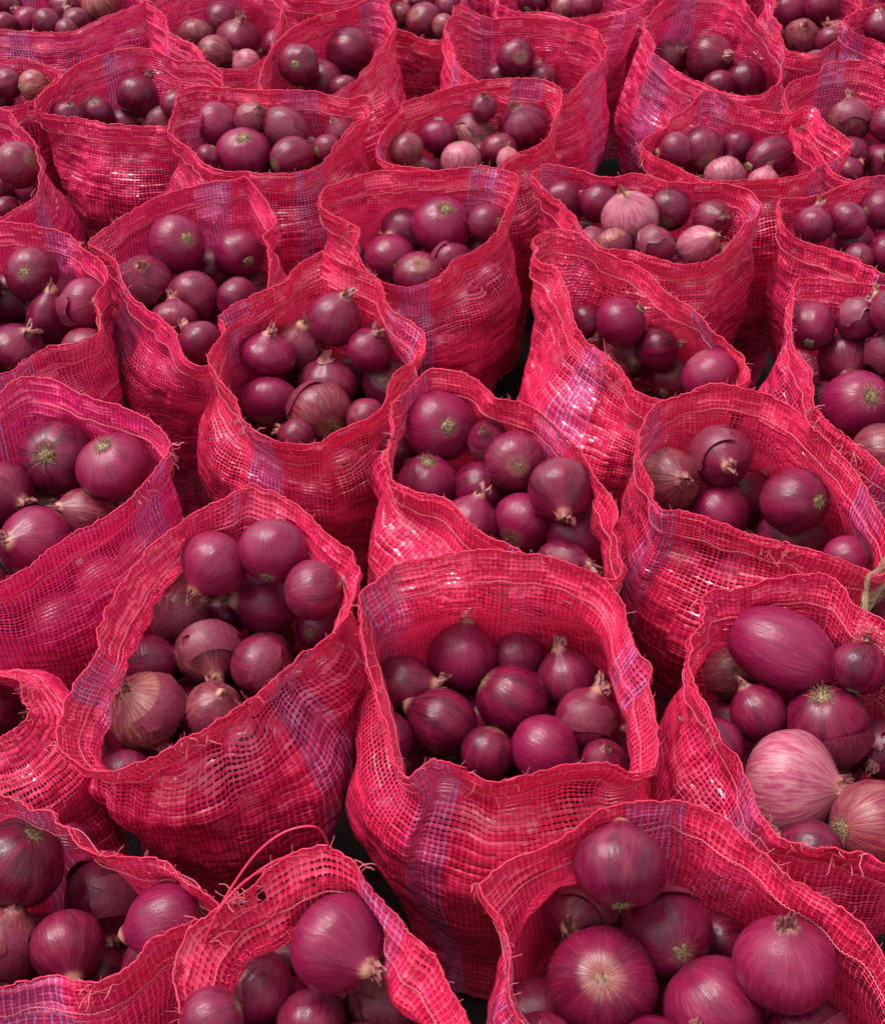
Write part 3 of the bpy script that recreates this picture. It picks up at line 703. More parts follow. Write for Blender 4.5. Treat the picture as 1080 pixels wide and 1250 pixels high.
# ------------------------------------------------------------------ onion shapes (unit radius, root at -z, neck at +z)
def onion_mesh(seed, nu=40, nv=26):
    r = np.random.default_rng(seed)
    lat = np.linspace(-math.pi / 2, math.pi / 2, nv + 1)
    lon = np.linspace(0, 2 * math.pi, nu, endpoint=False)
    LA, LO = np.meshgrid(lat, lon, indexing='ij')
    full = r.uniform(0.80, 1.0)
    rad = np.sign(np.cos(LA)) * np.abs(np.cos(LA)) ** full
    z = np.sin(LA) * r.uniform(0.93, 1.02)
    top = np.clip((LA - 0.95) / (math.pi / 2 - 0.95), 0, 1)
    z = z + r.uniform(0.16, 0.34) * top ** 2.2
    rad = rad * (1 - 0.10 * np.clip((LA - 0.3) / 1.2, 0, 1)) + 0.075 * top ** 3
    bot = np.clip((-LA - 1.2) / (math.pi / 2 - 1.2), 0, 1)
    z = z + 0.07 * bot ** 1.5
    lump = np.zeros_like(LA)
    for k in range(1, 6):
        lump += r.normal(0, 0.020 / k ** 0.5) * np.cos(k * LO + r.uniform(0, 6.28) + r.normal(0, 0.6) * LA)
    lump += 0.007 * np.cos(r.integers(7, 12) * LO + 3.0 * np.sin(LA) * r.normal(0, .2)) * np.cos(LA)
    sx, sy = r.uniform(0.95, 1.05), r.uniform(0.95, 1.05)
    X = rad * (1 + lump) * np.cos(LO) * sx + 0.06 * r.normal() * top ** 2
    Y = rad * (1 + lump) * np.sin(LO) * sy + 0.06 * r.normal() * top ** 2
    V = np.stack([X, Y, z], -1)
    verts = [V[0].mean(0)] + V[1:-1].reshape(-1, 3).tolist() + [V[-1].mean(0) if False else np.array([V[-1, :, 0].mean(), V[-1, :, 1].mean(), V[-1, :, 2].mean()])]
    verts = [list(map(float, q)) for q in verts]
    f = []
    rows = nv - 1
    for i in range(nu):
        f.append((0, 1 + (i + 1) % nu, 1 + i))
    for j in range(rows - 1):
        for i in range(nu):
            a = 1 + j * nu + i; b = 1 + j * nu + (i + 1) % nu
            f.append((a, b, b + nu, a + nu))
    last = len(verts) - 1
    o = 1 + (rows - 1) * nu
    for i in range(nu):
        f.append((o + i, o + (i + 1) % nu, last))
    return verts, f

def make_data(name, verts, faces, mat, oc=None):
    me = bpy.data.meshes.new(name)
    me.from_pydata(verts, [], faces)
    me.materials.append(mat)
    me.polygons.foreach_set('use_smooth', [True] * len(me.polygons))
    set_vec_attr(me, 'oc', verts if oc is None else oc)
    return me

BODIES = [make_data('onion', *onion_mesh(100 + k), M_ONION) for k in range(12)]

def neck_mesh(seed):
    r = np.random.default_rng(seed)
    verts, faces = [], []
    for layer in range(3):
        nu, nv = 18, 7
        hgt = r.uniform(0.22, 0.50) * (1 - 0.2 * layer)
        bend = r.normal(0, 0.16, 2)
        ph = r.uniform(0, 6.28, 4)
        base = len(verts)
        for j in range(nv):
            t = j / (nv - 1)
            for i in range(nu):
                a = 2 * math.pi * i / nu
                rr = 0.20 * (1 - t) ** 1.6 + 0.058 - 0.010 * layer
                rr *= 1 + (0.12 + 0.45 * t * t) * math.sin(3 * a + ph[0] + 2 * t) + (0.1 + .2 * t) * math.sin(5 * a + ph[1])
                zz = 1.00 + hgt * t + 0.13 * t * math.sin(2 * a + ph[2]) + 0.08 * t * math.sin(5 * a + ph[3])
                verts.append((rr * math.cos(a) + bend[0] * t * t, rr * math.sin(a) + bend[1] * t * t, zz))
        for j in range(nv - 1):
            for i in range(nu):
                if r.uniform() < 0.22 and j > 3: continue
                i2 = (i + 1) % nu
                faces.append((base + j * nu + i, base + j * nu + i2, base + (j + 1) * nu + i2, base + (j + 1) * nu + i))
    return make_data('neck', verts, faces, M_NECK)
NECKS = [neck_mesh(300 + k) for k in range(6)]

def root_mesh(seed, n, ln):
    r = np.random.default_rng(seed)
    tb = Tubes()
    # root plate: a low rough button
    for k in range(n):
        a = r.uniform(0, 6.28); q = 0.17 * math.sqrt(r.uniform())
        p = np.array([q * math.cos(a), q * math.sin(a), -0.90])
        d = np.array([math.cos(a) * r.uniform(.2, 1.3), math.sin(a) * r.uniform(.2, 1.3), -r.uniform(.3, 1.0)])
        d /= np.linalg.norm(d)
        L = ln * r.uniform(0.45, 1.25)
        pts = [p]
        for s_ in range(5):
            d = d + r.normal(0, 0.38, 3) + np.array([0, 0, 0.10])
            d /= np.linalg.norm(d)
            q_ = pts[-1] + d * L / 5
            rr = math.hypot(q_[0], q_[1])
            lim = -0.93 * math.sqrt(max(0.05, 1 - (rr * 0.95) ** 2)) - 0.03   # stay outside the bulb
            if q_[2] > lim: q_[2] = lim
            pts.append(q_)
        tb.add(pts, 0.011, 0.006, 3)
    nu = 14
    base = len(tb.v)
    for j, (rr, zz) in enumerate([(0.21, -0.885), (0.17, -0.945), (0.09, -0.965), (0.01, -0.95)]):
        for i in range(nu):
            a = 6.283 * i / nu
            k = 1 + 0.25 * r.normal() * (j < 3)
            tb.v.append([rr * k * math.cos(a), rr * k * math.sin(a), zz + 0.012 * r.normal()])
    for j in range(3):
        for i in range(nu):
            i2 = (i + 1) % nu
            tb.f.append((base + j * nu + i, base + (j + 1) * nu + i, base + (j + 1) * nu + i2, base + j * nu + i2))
    return make_data('root_tuft', tb.v, tb.f, M_ROOT)
ROOTS_L = [root_mesh(400 + k, 60, 0.30) for k in range(3)]
ROOTS_S = [root_mesh(420 + k, 36, 0.14) for k in range(3)]

def flake_mesh(seed):
    r = np.random.default_rng(seed)
    nu, nv = 16, 12
    lo0, dlo = 0.0, r.uniform(0.5, 0.95)
    la0, la1 = r.uniform(-0.5, 0.1), r.uniform(0.75, 1.1)
    ph = r.uniform(0, 6.28, 6)
    verts, faces, oc = [], [], []
    for j in range(nv):
        t = j / (nv - 1)
        for i in range(nu):
            s_ = i / (nu - 1)
            e0 = 0.16 * math.sin(5 * t + ph[0]) + 0.09 * math.sin(13 * t + ph[1])
            e1 = 0.16 * math.sin(6 * t + ph[2]) + 0.09 * math.sin(15 * t + ph[3])
            lo = lo0 + (-dlo + e0) * (1 - s_) + (dlo + e1) * s_
            la = la0 + 0.14 * math.sin(4 * s_ + ph[4]) * (1 - t) + (la1 - la0) * t
            edge = max(abs(s_ - 0.5) * 2, 1 - t)
            lift = 1.065 + 0.10 * max(0, edge - 0.62) ** 1.5 * (1 + 0.8 * math.sin(7 * t + 5 * s_ + ph[5]))
            c = math.cos(la) ** 0.9
            p = (c * math.cos(lo) * lift * 1.01, c * math.sin(lo) * lift * 1.01, math.sin(la) * 0.99 * lift)
            verts.append(p); oc.append((c * math.cos(lo), c * math.sin(lo), math.sin(la)))
    for j in range(nv - 1):
        for i in range(nu - 1):
            a = j * nu + i
            faces.append((a, a + 1, a + nu + 1, a + nu))
    return make_data('skin_flake', verts, faces, M_FLAKE, oc)
FLAKES = [flake_mesh(500 + k) for k in range(6)]

# ------------------------------------------------------------------ sack geometry
def catmull(P, n):
    P = np.asarray(P, float)
    m = len(P)
    out = []
    for i in range(m):
        p0, p1, p2, p3 = P[i - 1], P[i], P[(i + 1) % m], P[(i + 2) % m]
        t = np.linspace(0, 1, 16, endpoint=False)[:, None]
        cur = 0.5 * (2 * p1 + (p2 - p0) * t + (2 * p0 - 5 * p1 + 4 * p2 - p3) * t ** 2 + (3 * p1 - p0 - 3 * p2 + p3) * t ** 3)
        out.append(0.45 * cur + 0.55 * (p1 + (p2 - p1) * t))
    C = np.concatenate(out)
    d = np.linalg.norm(np.roll(C, -1, 0) - C, axis=1)
    s = np.concatenate([[0], np.cumsum(d)])
    L = s[-1]
    Cc = np.vstack([C, C[:1]])
    q = np.linspace(0, L, n, endpoint=False)
    return np.stack([np.interp(q, s, Cc[:, k]) for k in range(3)], 1), L

def sstep(a, b, x):
    t = np.clip((x - a) / (b - a), 0, 1)
    return t * t * (3 - 2 * t)

def waves(r, U, Vv, kmin, kmax, vs, n):
    o = np.zeros(np.broadcast(U, Vv).shape)
    for _ in range(n):
        k = r.integers(kmin, kmax + 1)
        o = o + r.normal() * np.sin(2 * math.pi * k * U + r.uniform(0, 6.28) + r.normal() * vs * Vv)
    return o / math.sqrt(n)

class Sack: pass
sacks = []
for idx, D in enumerate(SACKS):
    k = Sack()
    k.D = D; k.idx = idx
    k.r = np.random.default_rng(1000 + idx)
    k.z0 = HM + D.get('dz', 0.0)
    pts = []
    for q in D['rim']:
        pts.append(at(q[0], q[1], k.z0 + (q[2] if len(q) > 2 else 0.0) / 100.0))
    pts = np.array(pts)
    if np.sum(pts[:, 0] * np.roll(pts[:, 1], -1) - np.roll(pts[:, 0], -1) * pts[:, 1]) < 0:
        pts = pts[::-1]
    rim, L = catmull(pts, 240)
    k.rim, k.L = rim, L
    # area centroid
    x, y = rim[:, 0], rim[:, 1]
    cr = x * np.roll(y, -1) - np.roll(x, -1) * y
    A = cr.sum() / 2
    k.c = np.array([((x + np.roll(x, -1)) * cr).sum() / (6 * A), ((y + np.roll(y, -1)) * cr).sum() / (6 * A)])
    off = D.get('off', (0, 0))
    k.cb = k.c + np.array(off)
    k.Rb = D.get('R', L / (2 * math.pi) * 1.02)
    sacks.append(k)

for k in sacks:
    n = len(k.rim)
    d = k.rim[:, :2] - k.c
    ph = np.unwrap(np.arctan2(d[:, 1], d[:, 0]))
    uni = ph[0] + np.arange(n) * 2 * math.pi / n
    ph = np.maximum.accumulate(ph) * 0.75 + uni * 0.25
    ph = np.clip(ph, uni - 0.7, uni + 0.7)
    k.ph = ph
    rb = np.full(n, k.Rb)
    for q in sacks:
        if q is k: continue
        v = q.cb - k.cb
        dist = np.linalg.norm(v)
        if dist < 1e-6: continue
        h = dist * k.Rb / (k.Rb + q.Rb)
        ca = np.cos(ph - math.atan2(v[1], v[0]))
        lim = np.where(ca > 0.05, (h - 0.005) / np.maximum(ca, 0.05), 9)
        rb = np.minimum(rb, lim)
    for _ in range(8):
        rb = np.minimum(rb, (np.roll(rb, 1) + np.roll(rb, -1) + rb) / 3 + 0.002)
    k.rb = rb
    sv = np.concatenate([np.arange(0, 0.15, 0.006), np.arange(0.15, 0.47, 0.0115)])
    H = k.rim[:, 2].mean()
    k.sv = sv
    nv = len(sv)
    w_ = sstep(0.0, 0.20, sv)
    P = np.zeros((nv, n, 3))
    tgt = H - sv[-1]
    U = np.arange(n) / n
    for j, s_ in enumerate(sv):
        # z: rim height fades into level rings
        lev = H - s_
        zz = (k.rim[:, 2] - s_) * (1 - w_[j]) + lev * w_[j]
        zz = np.maximum(zz, 0.006)
        hfrac = lev / H
        belly = float(np.interp(hfrac, [0.0, 0.30, 0.48, 0.62, 0.76, 1.0], [0.50, 0.66, 0.82, 0.97, 1.03, 0.98]))
        body = k.cb + np.stack([np.cos(k.ph), np.sin(k.ph)], 1) * (k.rb * belly)[:, None]
        xy = k.rim[:, :2] * (1 - w_[j]) + body * w_[j]
        # throat: the cloth draws in a little below a flared collar
        fl = k.D.get('flare', 0.012)
        bell = math.exp(-((s_ - 0.055) / 0.035) ** 2)
        dirn = k.rim[:, :2] - k.c
        dirn = dirn / (np.linalg.norm(dirn, axis=1)[:, None] + 1e-9)
        xy = xy - dirn * fl * bell
        P[j, :, :2] = xy; P[j, :, 2] = zz
    k.P = P

def wall_radius(k, z, ang):
    """radius of the (unpushed) wall about the sack axis at height z in direction ang"""
    H = k.rim[:, 2].mean()
    s_ = np.clip(H - z, 0.02, k.sv[-1])
    j = int(np.clip(np.searchsorted(k.sv, s_), 0, len(k.sv) - 1))
    w_ = sstep(0.0, 0.20, k.sv[j])
    c = k.c * (1 - w_) + k.cb * w_
    d = k.P[j, :, :2] - c
    a = np.arctan2(d[:, 1], d[:, 0])
    o = np.argsort(a)
    return c, np.interp(ang, a[o], np.hypot(d[o, 0], d[o, 1]), period=2 * math.pi)

TONES = {'m': (0.0, 0.05, 0.25), 'd': (0.0, 0.0, 0.0), 'l': (0.0, 0.0, 0.65), 'p': (0.68, 0.0, 0.5), 'b': (0.03, 0.42, 0.2), 'g': (0.2, 0.85, 0.3), 'w': (1.0, 0.2, 0.6)}

class On: pass
onions = []
for k in sacks:
    zf = k.z0 + k.D['fill']
    mine = []
    for line in k.D.get('onions', '').strip().split('\n'):
        if not line.strip(): continue
        t = line.split()
        o = On(); o.k = k
        o.x, o.y, o.w, o.h = map(float, t[:4])
        o.tone, o.pole, o.px, o.py = t[4], t[5], float(t[6]), float(t[7])
        o.flags = t[8] if len(t) > 8 else ''
        o.fill = False
        best = None
        if 'D' in o.flags: zo = -0.035
        elif 'E' in o.flags: zo = -0.012
        else: zo = 0.0
        for dzz in [0] + [q * sgn for q in np.arange(0.01, 0.16, 0.01) for sgn in (1, -1)]:
            z = zf + zo + dzz
            if z > k.z0 + 0.03: continue
            c = at(o.x, o.y, z)
            r_ = math.sqrt(o.w * o.h) / 2 * depth(c) / F
            cc, _ = wall_radius(k, z, 0.0)
            dv = c[:2] - cc
            _, wr = wall_radius(k, z, math.atan2(dv[1], dv[0]))
            bad = np.linalg.norm(dv) + 0.8 * r_ - wr
            cost = max(0, bad) * (1 if 'D' in o.flags or 'E' in o.flags else 4) + abs(dzz) * (0.7 if dzz > 0 else 0.9)
            if best is None or cost < best[0]:
                best = (cost, c, r_)
        o.p, o.r = best[1].copy(), best[2]
        mine.append(o)
    # ease overlaps apart, mostly along the line of sight
    for it in range(80):
        mv = False
        for i in range(len(mine)):
            for j in range(i):
                a, b = mine[i], mine[j]
                dv = a.p - b.p; dist = np.linalg.norm(dv); need = 0.93 * (a.r + b.r) - dist
                if need > 0:
                    mv = True
                    dn = dv / (dist + 1e-9)
                    mid = (a.p + b.p) / 2 - CP; mid /= np.linalg.norm(mid)
                    al = mid * np.dot(dn, mid)
                    lat = dn - al
                    step = al * 1.0 + lat * 0.30
                    if np.linalg.norm(al) < 0.25: step = step + mid * (0.35 if np.dot(dn, mid) >= 0 else -0.35)
                    a.p += step * need * 0.35; b.p -= step * need * 0.35
        if not mv: break
    for o in mine:
        o.r = math.sqrt(o.w * o.h) / 2 * depth(o.p) / F
    # pack the sack below and between
    H = k.z0
    fillers = []
    allp = np.array([o.p for o in mine]) if mine else np.zeros((0, 3))
    allr = np.array([o.r for o in mine]) if mine else np.zeros(0)
    scr = [project(o.p) for o in mine]
    nr = k.r
    rbar = float(np.median(allr)) if len(allr) else 0.035
    for tries in range(2600):
        if tries < 900:
            z = nr.uniform(zf - 0.07, zf + 0.01)
        else:
            z = nr.uniform(0.20, zf - 0.03)
        a = nr.uniform(-math.pi, math.pi)
        c, wr = wall_radius(k, z, a)
        rr = rbar * nr.uniform(0.82, 1.08)
        mx = wr - rr * 0.92
        if mx < 0.01: continue
        q = mx * (math.sqrt(nr.uniform()) if tries % 3 else 1.0)
        p = np.array([c[0] + q * math.cos(a), c[1] + q * math.sin(a), z])
        if len(allp):
            dd = np.linalg.norm(allp - p, axis=1)
            if np.any(dd < 0.92 * (allr + rr)): continue
        sx, sy, dz_ = project(p); sr = rr * F / dz_
        ok = True
        for o, (ox, oy, od) in zip(mine, scr):
            if math.hypot(ox - sx, oy - sy) < (o.w / 2 + sr) * 0.86 and dz_ < od + 0.012:
                ok = False; break
        if not ok: continue
        o = On(); o.k = k; o.p = p; o.r = rr; o.x, o.y = sx, sy; o.w = o.h = 2 * sr
        o.tone = random.choice('mmddlmb'); o.pole = 's'; o.px, o.py = nr.uniform(-.9, .9), nr.uniform(-.9, .9); o.flags = ''
        o.fill = True
        fillers.append(o)
        allp = np.vstack([allp, p]); allr = np.append(allr, rr)
    k.on = mine; k.fillers = fillers

# which packed onions show in the mouth: sample their discs against nearer onions
for k in sacks:
    poly = np.array([project(p)[:2] for p in k.rim])
    def inside(x, y):
        a, b = poly, np.roll(poly, -1, 0)
        c = ((a[:, 1] > y) != (b[:, 1] > y)) & (x < (b[:, 0] - a[:, 0]) * (y - a[:, 1]) / (b[:, 1] - a[:, 1] + 1e-9) + a[:, 0])
        return c.sum() % 2 == 1
    allo = k.on + k.fillers
    X = np.array([o.x for o in allo]); Y = np.array([o.y for o in allo]); W = np.array([o.w / 2 for o in allo])
    Dp = np.array([depth(o.p) for o in allo])
    for o in k.fillers:
        o.vis = 0
        dpt = depth(o.p)
        for m in range(40):
            a = m * 2.39996; q = o.w / 2 * math.sqrt((m + .5) / 40) * 0.95
            sx, sy = o.x + q * math.cos(a), o.y + q * math.sin(a)
            if not (2 < sx < PW - 2 and 2 < sy < PH - 2) or not inside(sx, sy): continue
            if np.any((np.hypot(X - sx, Y - sy) < W) & (Dp < dpt - 1e-4)): continue
            o.vis += 1
        o.area = o.vis / 40 * o.w * o.w
extra = sorted([o for k in sacks for o in k.fillers if o.area > 120], key=lambda o: -o.area)
nhand = sum(len(k.on) for k in sacks)
extra = extra[:max(0, 296 - nhand)]
for o in extra:
    o.k.on.append(o)
    o.k.fillers.remove(o)
print('hand onions', nhand, 'extra', len(extra), 'buried', sum(len(k.fillers) for k in sacks))

# ------------------------------------------------------------------ build the onions
def axis_of(o):
    q = math.hypot(o.px, o.py)
    px, py = o.px, o.py
    if o.pole == 's' and q < 0.6:
        a_ = random.uniform(0, 6.28); px, py = 0.97 * math.cos(a_), 0.97 * math.sin(a_); q = 0.97
        if random.random() < 0.35: px, py, q = px * .75, py * .75, q * .75
    if q > 0.999:
        px, py = px / q * 0.999, py / q * 0.999; q = 0.999
    view = CP - o.p; view /= np.linalg.norm(view)
    right = np.cross(CU, view); right /= np.linalg.norm(right)
    up = np.cross(view, right)
    d = right * px - up * py + view * math.sqrt(1 - q * q)
    if o.pole == 's' and random.random() < 0.7:
        d = d - 2 * view * np.dot(d, view)     # tip turned away
    return d if o.pole != 'r' else -d

words = {'m': 'purple-red', 'd': 'maroon', 'l': 'magenta', 'p': 'pale-pink', 'b': 'brownish-red', 'g': 'tan-skinned', 'w': 'whitish'}
bodies = 0
for k in sacks:
    med = np.median([o.r for o in k.on]) if k.on else 1
    cx = np.mean([o.x for o in k.on]); cy = np.mean([o.y for o in k.on])
    wx = max(20, np.std([o.x for o in k.on])); wy = max(12, np.std([o.y for o in k.on]))
    k.lab = {}
    for o in k.on:
        ax = Vector(axis_of(o)).normalized()
        rt = ax.to_track_quat('Z', 'Y') @ Matrix.Rotation(random.uniform(0, 6.28), 3, 'Z').to_quaternion()
        ob = bpy.data.objects.new('onion', BODIES[random.randrange(len(BODIES))])
        COL.objects.link(ob)
        ob.location = o.p
        # squash along the axis when the outline is wider across it
        par = math.hypot(o.px, o.py)
        sq = 1.0
        if o.w != o.h and par > 0.3:
            along, across = (o.w, o.h) if abs(o.px) > abs(o.py) else (o.h, o.w)
            sq = 1 + (along / across - 1) * min(1, par * 1.2)
        else:
            sq = random.uniform(0.86, 1.0)
        base = o.r / sq ** (1 / 3)
        ob.scale = (base, base, base * sq)
        ob.rotation_mode = 'QUATERNION'; ob.rotation_quaternion = rt
        t = TONES[o.tone]
        ob.color = tuple(max(0, min(1, q + random.uniform(-0.05, e_))) for q, e_ in zip(t, (0.015, 0.04, 0.10))) + (1,)
        big = o.w > 24
        feat = ''
        def part(name, data, rot=None):
            c = bpy.data.objects.new(name, data); COL.objects.link(c); c.parent = ob
            if rot is not None: c.rotation_euler = (0, 0, rot)
            return c
        if big and (o.pole == 'n' or (o.pole == 's' and ax.dot(Vector(CP - o.p).normalized()) > -0.35)):
            part('neck', random.choice(NECKS), random.uniform(0, 6.28))
        if big and (o.pole == 'r' or (o.pole == 's' and ax.dot(Vector(CP - o.p).normalized()) < 0.2 and random.random() < .6)):
            part('root_tuft', random.choice(ROOTS_L if 't' in o.flags else ROOTS_S), random.uniform(0, 6.28))
        if big and ('f' in o.flags or ('F' not in o.flags and random.random() < 0.13)):
            fr = random.uniform(0, 6.28)
            # turn the flake to the side that faces up
            loc = rt.inverted() @ Vector(CP - o.p).normalized()
            fr = math.atan2(loc.y, loc.x) + random.uniform(-0.7, 0.7)
            part('skin_flake', random.choice(FLAKES), fr)
        # label
        size = 'large ' if o.r > 1.22 * med else ('small ' if o.r < 0.78 * med else '')
        if o.pole == 'r':
            feat = 'root tuft showing' if 't' in o.flags else 'root end showing'
        elif o.pole == 'n':
            side = ('right' if o.px > 0 else 'left') if abs(o.px) > abs(o.py) else ('down' if o.py > 0 else 'up')
            feat = 'neck pointing ' + side
        if 'f' in o.flags: feat = 'peeling skin'
        gx, gy = (o.x - cx) / wx, (o.y - cy) / wy
        hx = 'left' if gx < -0.6 else ('right' if gx > 0.6 else 'middle')
        hy = 'back' if gy < -0.6 else ('front' if gy > 0.6 else 'centre')
        pos = {('middle', 'centre'): 'at centre', ('left', 'centre'): 'at left', ('right', 'centre'): 'at right',
               ('middle', 'back'): 'at back', ('middle', 'front'): 'at front'}.get((hx, hy), 'at %s %s' % (hy, hx))
        o.parts = (size + words[o.tone], feat, pos)
        o.ob = ob
        ob['category'] = 'onion'
        ob['group'] = 'red onions heaped in the open sacks'
        k.lab.setdefault(' '.join(q for q in ('%s onion' % o.parts[0] + (',' if feat else ''), feat + (',' if feat else ''), pos) if q), []).append(o)
        bodies += 1
    for lb, os_ in k.lab.items():
        os_.sort(key=lambda o: o.x)
        xs = [o.x for o in os_]; ys = [o.y for o in os_]
        if len(os_) > 1 and (max(ys) - min(ys)) > (max(xs) - min(xs)):
            os_.sort(key=lambda o: o.y)
            od = {2: ['upper', 'lower'], 3: ['uppermost', 'midway', 'lowest']}.get(len(os_), ['topmost', 'upper', 'lower', 'lowest', 'very lowest'])
        else:
            od = {2: ['left-hand', 'right-hand'], 3: ['leftmost', 'midway', 'rightmost']}.get(len(os_), ['leftmost', 'second-left', 'second-right', 'rightmost', 'far-right'])
        for i, o in enumerate(os_):
            pre = (od[min(i, len(od) - 1)] + ' ') if len(os_) > 1 else ''
            o.ob['label'] = pre + lb + ' in ' + k.D['short'].replace('the ', '', 1)

# buried and packed onions: one mass
NUF, NVF = 18, 11
protos = [onion_mesh(900 + q, NUF, NVF) for q in range(6)]
vs, fs, ocs, tns = [], [], [], []
cnt = 0
for k in sacks:
    for o in k.fillers:
        pv, pf = protos[random.randrange(6)]
        pv = np.array(pv)
        ax = Vector(axis_of(o)).normalized()
        m = np.array((ax.to_track_quat('Z', 'Y').to_matrix() @ Matrix.Rotation(random.uniform(0, 6.28), 3, 'Z')))
        pv[:, 2] = np.clip(pv[:, 2], -0.97, 1.03)
        q = (pv * o.r * np.array([.98, .98, .92])) @ m.T + o.p
        vs.append(q); ocs.append(pv * np.array([1, 1, 0.86]))
        t = TONES[o.tone]
        tns.append(np.tile(np.array([t[0] + random.uniform(0, .02), t[1], t[2] + random.uniform(0, .2), random.random()]), (len(pv), 1)))
        fs.extend([tuple(i + cnt for i in f) for f in pf])
        cnt += len(pv)
vs = np.concatenate(vs)
heap = mesh_obj('onion_heap', vs, fs, M_FILL)
set_vec_attr(heap.data, 'oc', np.concatenate(ocs))
ca = heap.data.color_attributes.new('tone', 'FLOAT_COLOR', 'POINT')
ca.data.foreach_set('color', np.concatenate(tns).astype(np.float32).ravel())
heap['kind'] = 'stuff'
heap['label'] = 'red onions packed under the top layers and behind the netting'
heap['category'] = 'onions'

# ------------------------------------------------------------------ build the sacks
def grid_normals(P):
    du = np.roll(P, -1, 1) - np.roll(P, 1, 1)
    dv = np.gradient(P, axis=0)
    n = np.cross(dv, du)
    n /= np.linalg.norm(n, axis=2)[:, :, None] + 1e-12
    c = P.mean(1)[:, None, :]
    if np.mean(np.sum(n * (P - c) * np.array([1, 1, 0]), 2)) < 0: n = -n
    return n

def grid_mesh(name, P, mat, parent, u0, nstr, vv, holes=(), hbase=np.zeros(3)):
    nv, n = P.shape[:2]
    I, J = np.meshgrid(np.arange(n), np.arange(nv - 1))
    a = J * n + I; b = J * n + (I + 1) % n
    faces = np.stack([a, a + n, b + n, b], -1).reshape(-1, 4)
    keep = np.ones(len(faces), bool)
    for hx, hy, hr in holes:
        fc = P.reshape(-1, 3)[faces].mean(1) + hbase
        px, py, _ = project(fc)
        keep &= ~(np.hypot((px - hx), (py - hy)) * (1 + 0.3 * np.sin(px * .9) * np.cos(py * .7)) < hr) | (fc[:, 2] < hbase[2] + 0.40)
    faces = faces[keep]
    o = mesh_obj(name, P.reshape(-1, 3), faces, mat, parent)
    uvl = o.data.uv_layers.new(name='net')
    ua = I / n * nstr + u0; ub = (I + 1) / n * nstr + u0
    va = np.broadcast_to(vv[:-1, None], I.shape); vb = np.broadcast_to(vv[1:, None], I.shape)
    uv = np.stack([np.stack([ua, va], -1), np.stack([ua, vb], -1), np.stack([ub, vb], -1), np.stack([ub, va], -1)], -2)
    uvl.data.foreach_set('uv', uv.reshape(-1, 4, 2)[keep].astype(np.float32).ravel())
    return o

